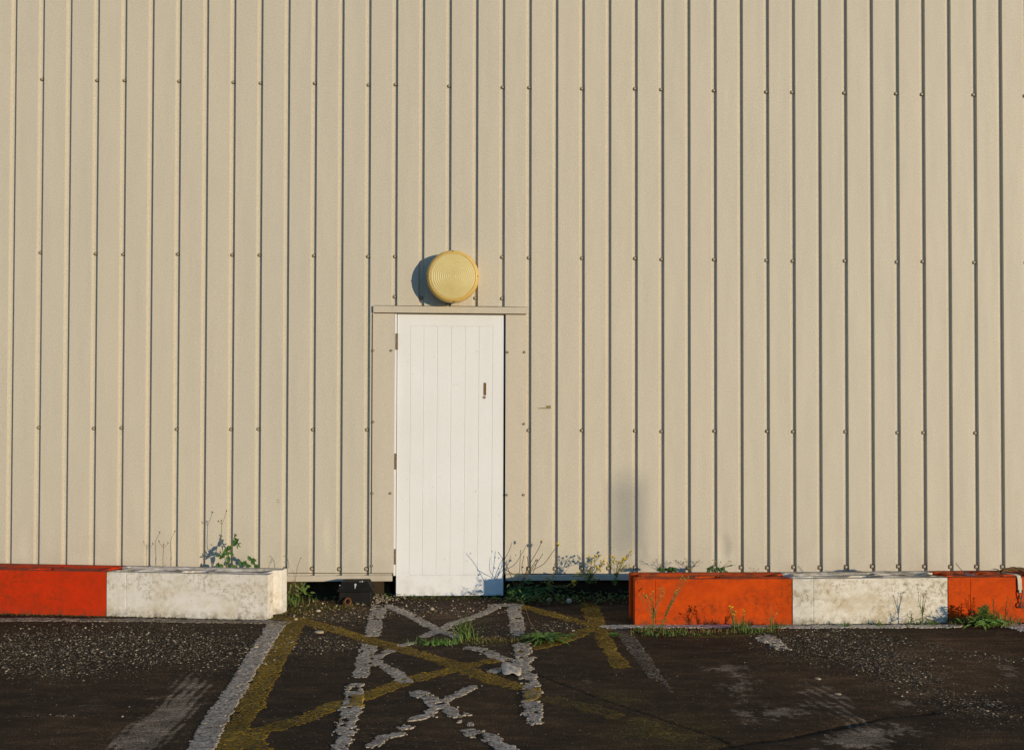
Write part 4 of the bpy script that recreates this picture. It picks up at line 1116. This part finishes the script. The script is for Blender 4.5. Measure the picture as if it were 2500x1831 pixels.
for (u, v, du, dv_) in ((543, 1356, -1, -.2), (543, 1356, -.5, 1), (540, 1356, -.9, .3), (537, 1357, -.2, -1), (533, 1357, -1, .1), (540, 1352, -.4, -1), (572, 1312, 1, .6), (573, 1314, .4, 1), (574, 1316, 1, 1.2), (576, 1322, .9, .8), (574, 1310, .3, -.8),
                        (572, 1316, .9, -.1), (580, 1328, 1, -.3), (578, 1330, .3, 1), (580, 1329, 1, .9)):
    p.leaf(u, v, du, dv_, .030, .008, bend=.05)
p.stem([(560, 1345), (545, 1356), (533, 1357)], .0013, .0008); p.stem([(568, 1322), (576, 1322), (583, 1334)], .0012, .0007); p.stem([(570, 1316), (573, 1306)], .0012, .001)
for q in ((572, 1304), (577, 1307), (573, 1309), (551, 1328)): p.head('bud', *q, .006)
p.stem([(612, 1378), (618, 1368), (627, 1364)], .0012, .0006)
for (u, v, du, dv_) in ((612, 1368, -.5, -.9), (613, 1369, .6, .5), (613, 1366, .8, .1), (604, 1380, -1, -.7), (590, 1380, -.5, -1), (592, 1378, .6, -.6), (580, 1384, -1, -.1), (575, 1384, -1, -.3), (566, 1385, -1, -.1), (600, 1382, 1, -.1), (540, 1384, -1, -.3), (545, 1384, -.9, -.6), (620, 1383, 1, -.2), (530, 1384, .4, -1)):
    p.leaf(u, v, du, dv_, .042, .026, bend=.1)
p.done()
p = Plant('dry_stalk', (693, 1386), -0.14, 'short bent twig rising behind the end of the white block', 'weed', 'weeds behind the left blocks', M_stemdry)
p.stem([(706, 1388), (703, 1366), (697, 1358)], .0012, .0006); p.stem([(703, 1368), (690, 1372)], .0009, .0005); p.leaf(697, 1358, -.8, -.4, .02, .004); p.done()

# -- right end of the left row: grass and a stem
def blades(m, n, cx_, cy_, sx, sy, h0, h1, w=0.004, lean=0.5, seed=1, zbase=None, lx=0):
    r = random.Random(seed)
    xs = [r.gauss(cx_, sx) for _ in range(n)]; ys = [r.gauss(cy_, sy) for _ in range(n)]
    hz = gheight(np.array(xs), np.array(ys)) if zbase is None else [zbase]*n
    for x, y, z in zip(xs, ys, hz):
        H = r.uniform(h0, h1); a = r.uniform(0, 6.28); l = r.uniform(.1, lean)*H
        dx, dy = math.cos(a)*l+lx*H, math.sin(a)*l*.7; sd = Vector((-math.sin(a), math.cos(a), 0))
        if abs(sd.x) < .4: sd = Vector((1, .3, 0)).normalized()
        ww = w*r.uniform(.6, 1.2); vs = []
        for i, t in enumerate((0, .35, .7, 1)):
            c = Vector((x+dx*t*t, y+dy*t*t, z-.004+H*(t-.22*t*t*(l/H)*2)))
            k = ww*(1-t)**.6*.5+.0002
            vs += [c-sd*k, c+sd*k]
        m.add(vs, [(0, 1, 3, 2), (2, 3, 5, 4), (4, 5, 7, 6)])
def P2(u, v): q = gr(u, v); return q.x, q.y
p = Plant('grass_clump', (715, 1470), -0.28, 'dark green grass clump in the gap beside the white block end', 'weed', None, M_straw, M_grass)
x_, y_ = P2(712, 1452); blades(p.lf, 170, x_-.02, -0.22, .10, .09, .03, .12, .005, .8, 3)
p.stem([(720, 1440), (722, 1410), (726, 1385), (733, 1364)], .0014, .0008); p.leaf(733, 1364, .6, -.8, .018, .005)
p.stem([(716, 1440), (718, 1404), (712, 1390)], .0012, .0006); p.leaves_along([p.P(720, 1420), p.P(715, 1400), p.P(722, 1392)], 6, .03, .008)
for k in range(26):
    p.leaf(700+p.r.uniform(-3, 60), 1452-p.r.uniform(0, 26), p.r.uniform(-1, 1), p.r.uniform(-1, .3), .035, .014, dy=p.r.uniform(-.05, .1))
p.done()

# -- right of the door: long-stalked hawkbit
p = Plant('hawkbit', (1262, 1440), -0.21, 'wiry long-stalked weed with two yellow flower heads beside the door foot', 'flower', None, M_stemdark, M_foliage_d)
Z = lambda x, y: (1000+x/2.998, 1280+y/2.998)
for px, k, r in (([(800, 470), (850, 350), (890, 270), (945, 175), (965, 125)], 'closed', .0115), ([(810, 480), (880, 350), (980, 290), (1045, 205), (1088, 145)], 'yellow', .0120),
                 ([(800, 440), (880, 330), (910, 285), (925, 262)], 'closed', .008), ([(890, 330), (945, 262), (972, 218)], 'bud', .005), ([(815, 450), (860, 340), (866, 290), (862, 240)], 'bud', .006),
                 ([(780, 480), (735, 360), (700, 280), (650, 205)], 'bud', .005), ([(820, 470), (845, 400), (820, 330), (835, 235)], 'bud', .006), ([(700, 330), (770, 370), (820, 400)], None, 0),
                 ([(870, 440), (920, 310), (936, 258)], 'closed', .007), ([(760, 470), (800, 380), (812, 190)], 'bud', .005)):
    p.stem([Z(*q) for q in px], .0017, .0011, dy=p.r.uniform(-.05, .04))
    if k: p.head(k, *Z(*px[-1]), r, direction=(.2, -.3, 1))
p.head('bud', *Z(828, 312), .008); p.head('bud', *Z(862, 318), .006)
for k in range(60):
    u, v = Z(700+p.r.uniform(0, 330), 510-abs(p.r.gauss(0, 35))); p.leaf(u, v, p.r.uniform(-1, 1), p.r.uniform(-1, .2), .055, .016, dy=p.r.uniform(-.1, .08), lobes=1, seg=6, bend=.5)
p.done()

# -- yellow ragwort thicket
def ragwort(name, base, y, tips, label, fk='yellow', group=None, leafn=26, fr=0.007, stem=M_stem, lm=M_foliage, leafL=.035, extra=2, spread=9, gz=None, r0=.0020, hub=None):
    p = Plant(name, base, y, label, 'weed', group, stem, lm, gz)
    hub = hub or (base[0]+p.r.uniform(-4, 4), base[1]-30)
    st = p.stem([base, hub], r0*1.2, r0)
    for (u, v) in tips:
        t = p.r.uniform(.35, .9); hu = base[0]+(hub[0]-base[0])*t; hv = base[1]+(hub[1]-base[1])*t
        mu = hu+(u-hu)*.5+p.r.uniform(-3, 3); mv = hv+(v-hv)*.55+p.r.uniform(0, 5)
        dy = p.r.uniform(-.05, .05)
        pts = p.stem([(hu, hv), (mu, mv), (u, v)], r0*.6, .0006, dy=dy, k=5)
        p.head(fk, u, v, fr*p.r.uniform(.8, 1.2), dy)
        for e in range(extra):
            eu, ev = u+p.r.uniform(-spread, spread), v+p.r.uniform(-spread*.5, spread)
            p.stem([(mu+(u-mu)*.5, mv+(v-mv)*.5), ((mu+eu)/2*.5+eu*.5, (mv+ev)/2*.5+ev*.5), (eu, ev)], .0009, .0005, dy=dy)
            p.head(p.r.choice([fk, fk, 'closed' if fk != 'bud' else 'bud']), eu, ev, fr*p.r.uniform(.55, .95), dy)
        p.leaves_along(pts, 3, leafL*.6, .007, .3)
    p.leaves_along(cat([p.P(*base), p.P((base[0]+hub[0])/2, (base[1]+hub[1])/2), p.P(*hub)], 6), leafn, leafL, .010, .35, 1)
    return p.done()
ragwort('ragwort', (1440, 1425), -0.24, [(1402, 1418), (1409, 1405), (1418, 1400), (1436, 1392), (1447, 1360), (1457, 1358), (1444, 1375), (1468, 1372), (1460, 1384), (1452, 1412), (1430, 1408), (1475, 1368)],
        'bushy ragwort in yellow flower between the door and the orange block, left of its pair', 'yellow', 'yellow ragwort by the wall', 60, .0085, extra=4, spread=11, leafL=.045, hub=(1441, 1392))
ragwort('ragwort', (1503, 1428), -0.24, [(1538, 1347), (1526, 1365), (1523, 1362), (1510, 1372), (1496, 1358), (1505, 1368), (1528, 1380), (1514, 1388), (1490, 1380), (1520, 1372)],
        'ragwort with tallest yellow flower reaching over the left end of the orange block', 'yellow', 'yellow ragwort by the wall', 50, .0080, extra=4, spread=10, leafL=.042, hub=(1506, 1392))
ragwort('small_ragwort', (1340, 1440), -0.30, [(1335, 1408), (1345, 1415), (1352, 1405), (1330, 1420), (1385, 1432), (1400, 1425)], 'low sparse ragwort in the shade under the flashing', 'closed', 'yellow ragwort by the wall', 40, .006, leafL=.035)

# low dark weeds in the block's shadow under the flashing
def shade_weeds():
    m = MB(); r = random.Random(5)
    x0 = at(1236, 1440, -.15).x; x1 = at(1545, 1440, -.15).x
    for k in range(420):
        x = x0+(x1-x0)*r.random()**1.1; y = r.uniform(-.34, -.03); a = r.uniform(0, 6.28)
        m.leaf((x, y, .012+r.random()**2*.05), (math.cos(a), math.sin(a), r.uniform(.1, .9)), (0, 0, 1), r.uniform(.02, .055), r.uniform(.008, .018), .5, 3)
    o = m.build('ground_weeds', M_foliage_d); tag(o, 'low dark green weeds in the shade under the wall edge', None, None, 'stuff')
    m = MB()
    for k in range(200):
        x = r.uniform(at(702, 1440, -.15).x, at(1228, 1440, -.15).x); y = r.uniform(-.10, .06); a = r.uniform(0, 6.28)
        m.leaf((x, y, .008+r.random()**2*.03), (math.cos(a), math.sin(a), r.uniform(.1, .9)), (0, 0, 1), r.uniform(.012, .035), r.uniform(.006, .014), .5, 3)
    o = m.build('ground_weeds', M_foliage); tag(o, 'thin creeping weeds along the threshold of the door', None, None, 'stuff')
shade_weeds()

# -- behind the right orange block, peeping over its top
R4 = lambda x, y: (1480+x/2.998, 1280+y/2.998)
p = Plant('creeping_weed', R4(450, 345), -0.25, 'dark leaf cluster behind the orange block, leftmost of the two there', 'weed', 'weeds behind the right blocks', M_stem, M_foliage_d)
for k in range(34):
    u, v = R4(385+p.r.uniform(0, 110), 345-p.r.uniform(0, 22)); p.leaf(u, v, p.r.uniform(-1, 1), p.r.uniform(-1, .2), .030, .016, dy=p.r.uniform(-.05, .03))
p.stem([R4(470, 345), R4(500, 330), R4(515, 322)], .001); p.head('speck', *R4(408, 318), .004)
p.done()
p = Plant('creeping_weed', R4(815, 345), -0.25, 'arching weed with yellow tips behind the orange block top', 'weed', 'weeds behind the right blocks', M_stem, M_foliage_d)
a = p.stem([R4(800, 350), R4(850, 325), R4(900, 305), R4(950, 295)], .0018, .0008); p.leaves_along(a, 16, .035, .014, .2)
for q in ((780, 258), (800, 270), (838, 272), (900, 265), (912, 272)): p.stem([R4(820, 330), R4((820+q[0])/2, 305), R4(*q)], .0009, .0005); p.head('yellow', *R4(*q), .005)
p.stem([R4(770, 345), R4(750, 325), R4(725, 320)], .0013, .0008)
for k in range(26):
    u, v = R4(735+p.r.uniform(0, 130), 343-p.r.uniform(0, 24)); p.leaf(u, v, p.r.uniform(-1, 1), p.r.uniform(-1, .3), .032, .014, dy=p.r.uniform(-.05, .03))
p.done()
ragwort('dry_weed', R4(625, 352), -0.22, [R4(510, 262), R4(545, 270), R4(575, 250), R4(660, 272), R4(680, 262)], 'tiny dry sprigs just clearing the top of the orange block', 'bud', 'weeds behind the right blocks', 8, .004, M_stemdry, hub=R4(610, 320))
p = Plant('dry_weed', R4(1090, 335), -0.24, 'two tiny brown sprigs above the right joint of the orange block', 'weed', 'weeds behind the right blocks', M_stemdry)
for q in ((1050, 318), (1080, 322), (1115, 325)): p.stem([R4(1085, 352), R4(*q)], .0008, .0005); p.head('bud', *R4(*q), .004)
p.done()

# -- in front of the right orange block
yf = RO_l[1]-0.27
ragwort('tall_ragwort', R4(345, 796), yf, [R4(*q) for q in ((242, 512), (272, 505), (295, 520), (325, 510), (345, 490), (385, 470), (412, 462), (420, 488), (400, 525), (330, 545))],
        'tall wiry ragwort with ochre heads before the orange block, leftmost of the front weeds', 'ochre', 'weeds before the right blocks', 30, .0058, M_stem, extra=1, spread=7, hub=R4(350, 610), r0=.0020)
ragwort('tall_ragwort', R4(385, 796), yf-.01, [R4(*q) for q in ((555, 378), (575, 395), (600, 385), (545, 400), (515, 485), (535, 470), (505, 500))],
        'tall slender ragwort leaning right across the orange block up to its top edge', 'ochre', 'weeds before the right blocks', 46, .0058, M_stem, extra=1, spread=6, hub=R4(480, 545), r0=.0018, leafL=.030)
ragwort('short_ragwort', R4(940, 796), yf, [R4(*q) for q in ((905, 600), (925, 605), (915, 620), (945, 640), (930, 655))],
        'short yellow topped weed before the middle of the orange block', 'yellow', 'weeds before the right blocks', 30, .0060, M_stem, extra=1, spread=5, hub=R4(930, 670))
ragwort('short_ragwort', R4(1005, 796), yf, [R4(*q) for q in ((1000, 625), (1012, 635), (1010, 660))],
        'slim yellow tipped stem just right of the short yellow topped weed', 'yellow', 'weeds before the right blocks', 26, .0050, M_stem, extra=1, spread=4, hub=R4(1005, 690))
ragwort('short_ragwort', R4(1205, 796), yf, [R4(*q) for q in ((1205, 610), (1215, 640), (1250, 650), (1240, 660))],
        'sparse pale stem before the right end of the orange block', 'ochre', 'weeds before the right blocks', 18, .0038, M_stem, extra=0, hub=R4(1208, 680))
R5 = lambda x, y: (1980+x/2.998, 1280+y/2.998)
yw = RW_r[1]-0.13
ragwort('seeding_weed', R5(815, 735), yw, [R5(*q) for q in ((785, 495), (805, 500), (820, 505), (825, 525), (845, 530), (835, 520))],
        'thin upright seeding stem before the white block at right', 'bud', 'weeds before the right blocks', 8, .0045, M_stem, extra=0, hub=R5(815, 600))
ragwort('seeding_weed', R5(720, 735), yw+.02, [R5(*q) for q in ((720, 630), (740, 650), (735, 660), (705, 660), (885, 640), (880, 655))],
        'short seeding sprigs left of the thin upright stem before the white block', 'bud', 'weeds before the right blocks', 8, .004, M_stem, extra=0, hub=R5(740, 690))
ragwort('seeding_weed', R5(1340, 735), yw+.01, [R5(*q) for q in ((1325, 540), (1345, 520), (1335, 550), (1360, 600)) ],
        'thin brown seeding stem behind the leafy clump before the last orange block', 'bud', 'weeds before the right blocks', 8, .004, M_stemdry, extra=0, hub=R5(1340, 620))
ragwort('dry_weed', R5(1420, 735), yw-.02, [R5(*q) for q in ((1440, 520), (1445, 540), (1435, 560), (1465, 545), (1425, 600))],
        'straw coloured stem right of the leafy clump', 'closed', 'weeds before the right blocks', 16, .004, M_straw, lm=M_grass, extra=0, hub=R5(1430, 640))
p = Plant('leafy_clump', R5(1270, 735), yw-.02, 'dense green leafy clump before the orange block at right edge', 'weed', 'weeds before the right blocks', M_stem, M_foliage)
for k in range(22):
    u0 = 1270+p.r.uniform(-70, 60); tu = 1265+p.r.gauss(0, 62); tv = 565+abs(tu-1275)*.6+p.r.uniform(0, 60)
    a = p.stem([R5(u0, 738), R5((u0+tu)/2, (735+tv)/2), R5(tu, tv)], .002, .001, dy=p.r.uniform(-.09, .05)); p.leaves_along(a, 24, .058, .015, .35, 1, .05, 1.0)
for k in range(40):
    u, v = R5(1270+p.r.gauss(0, 75), 735-p.r.uniform(0, 40)); p.leaf(u, v, p.r.uniform(-1, 1), p.r.uniform(-.8, .3), .06, .012, dy=p.r.uniform(-.1, .05), lobes=1, seg=6)
p.done()

# -- tufts on the open ground
def tuft(name, u, v, n, sx, sy, h0, h1, label, mat=M_grass, w=.006, lean=.8, seed=1, cat_='grass tuft', lx=0):
    x, y = P2(u, v); root = empty(name, (x, y, 0), label, cat_, None)
    m = MB(); blades(m, n, x, y, sx, sy, h0, h1, w, lean, seed, lx=lx); m.build('blades', mat, root); return root
tuft('grass_tuft', 1137, 1562, 60, .035, .03, .07, .19, 'tall bright grass tuft in the middle of the hatching', M_grass, .007, .75, 4)
tuft('grass_tuft', 1065, 1571, 130, .050, .030, .02, .05, 'low flat grass patch left of the tall tuft in the hatching', M_foliage, .007, 1.0, 5)
def rosette(u, v, n, L, label, w=.022, seed=3, zup=.35):
    x, y = P2(u, v); root = empty('dandelion_rosette', (x, y, 0), label, 'weed', None); m = MB(); r = random.Random(seed)
    for k in range(n):
        a = 2*PI*k/n+r.uniform(-.2, .2)
        m.leaf((x, y, .008), (math.cos(a), math.sin(a), zup*r.uniform(.5, 1.6)), (0, 0, 1), L*r.uniform(.6, 1.1), w, .35, 10, 1)
    m.build('foliage', M_foliage, root)
    return root, x, y
rt, x, y = rosette(1330, 1565, 30, .20, 'dark green dandelion rosette on the right arm of the hatching', .034)
m = MB(); q = [gr(1318, 1550, .02), at(1295, 1520, y), at(1285, 1490, y), at(1275, 1468, y), at(1262, 1465, y)]
m.tube(cat(q), .0014, .001, n=4); m.build('stem', M_stemdry, rt)
rosette(1388, 1556, 12, .07, 'small flat leafy shoot right of the dandelion rosette', .014, 5)
rosette(1500, 1557, 16, .075, 'small bright rosette beside the right yellow line', .016, 8, .8)
rosette(1210, 1466, 12, .05, 'tiny bright green seedling at the right corner of the door', .02, 9, .9)
def foot_grass():
    m = MB(); r = random.Random(12)
    def row(S0, S1, n, h0, h1, sd, sy=.02, mm=m):
        a = P2(*S0); b_ = P2(*S1)
        for k in range(n):
            t = r.random(); x = a[0]+(b_[0]-a[0])*t; y = a[1]+(b_[1]-a[1])*t
            blades(mm, 1, x, y, .02, sy, h0, h1, .004, .9, sd*1000+k)
    def row2(S0, S1, n, h0, h1, sd, sy, mm):
        row(S0, S1, n, h0, h1, sd, sy, mm)
    def clump(u, v, n, h0, h1, sx, sy, sd, lean=1.3, w=.005):
        x, y = P2(u, v); rr = random.Random(sd)
        for k in range(max(1, n//9)):
            blades(m, 9, x+rr.gauss(0, sx), y+rr.gauss(0, sy), .012, .008, h0, h1*rr.uniform(.5, 1), w, lean, sd*77+k)
    for a in ((1560, 1543, 50, .03, .09, .03, .02, 1), (1590, 1548, 60, .03, .08, .04, .02, 2), (1625, 1551, 70, .02, .07, .06, .015, 3), (1655, 1545, 50, .03, .07, .03, .02, 4),
              (1712, 1548, 20, .02, .05, .03, .02, 5), (1808, 1536, 100, .04, .12, .03, .03, 6), (1825, 1545, 60, .03, .09, .03, .02, 7), (1855, 1545, 60, .03, .09, .02, .02, 8),
              (1890, 1534, 60, .03, .08, .03, .02, 9), (1915, 1531, 30, .02, .06, .04, .01, 10), (2070, 1530, 40, .02, .06, .02, .01, 11), (2152, 1527, 40, .02, .07, .015, .01, 12),
              (2245, 1526, 30, .02, .05, .02, .01, 13), (2275, 1525, 50, .03, .07, .02, .01, 14), (2340, 1524, 90, .03, .09, .04, .02, 15), (2440, 1524, 120, .03, .10, .05, .02, 16), (2470, 1528, 40, .03, .08, .03, .02, 17)):
        clump(*a)
    row((1020, 1568), (1200, 1568), 60, .01, .035, 10, .03)
    o = m.build('verge_grass', M_grass); tag(o, 'ragged green grass along the foot of the right blocks', None, None, 'stuff')
    m = MB()
    row2((1540, 1545), (1900, 1540), 230, .015, .06, 11, .035, m)
    row2((2310, 1524), (2490, 1526), 300, .02, .08, 12, .035, m)
    row2((0, 1499), (640, 1512), 260, .006, .020, 13, .010, m)
    row2((700, 1500), (900, 1475), 120, .008, .03, 14, .05, m)
    row2((1100, 1565), (1280, 1562), 200, .008, .03, 15, .03, m)
    o = m.build('dry_grass', M_straw); tag(o, 'dry straw coloured grass scraps along the block feet', None, None, 'stuff')
    # moss crumbs
    n = 5200; seg = [((0, 1500), (655, 1515), .018), ((1560, 1548), (1900, 1546), .04), ((1050, 1568), (1290, 1563), .035), ((700, 1490), (860, 1478), .06), ((1935, 1526), (2310, 1522), .010), ((970, 1462), (1220, 1462), .04), ((655, 1512), (700, 1495), .03)]
    X = []; Y = []
    for (A, B_, s) in seg:
        a = P2(*A); b_ = P2(*B_); k = int(n/len(seg)); t = rng.random(k)
        X.append(a[0]+(b_[0]-a[0])*t); Y.append(a[1]+(b_[1]-a[1])*t+rng.normal(0, s, k))
    X = np.concatenate(X); Y = np.concatenate(Y); s = .003+.005*rng.random(len(X))**2
    o = chips('moss', list(zip(X, Y, gheight(X, Y)+s*.3)), s, stone_mat('moss_crumb', (.03, .03, .008), (.17, .13, .025)), 'mustard moss crumbs at the block feet', 'stuff', 8)
foot_grass()

# ---------------------------------------------------------------- unseen post and board, added to cast a soft shade on the wall (behind the camera, right)
tw = at(1533, 1240, 0)
dist = 27.0
base = tw+to_sun*dist
zt_ = at(1533, 1165, 0).z+to_sun.z*dist; zb2 = at(1533, 1345, 0).z+to_sun.z*dist
pr = empty('shade_caster', (base.x, base.y, 0), 'unseen stand-in post and board behind the viewer, added to shade the wall', 'post', rz=SUN_AZ)
m = MB(); m.tube([(base.x, base.y, -0.05), (base.x, base.y, zt_-.02)], 0.014, 0.014, n=10); m.build('pole', M_iron, pr, True)
m = MB(); m.box(-0.038, 0.038, -0.024, -0.015, zb2, zt_); o = m.build('board', M_iron, pr); o.matrix_parent_inverse.identity(); bevel(o, .002, 1)
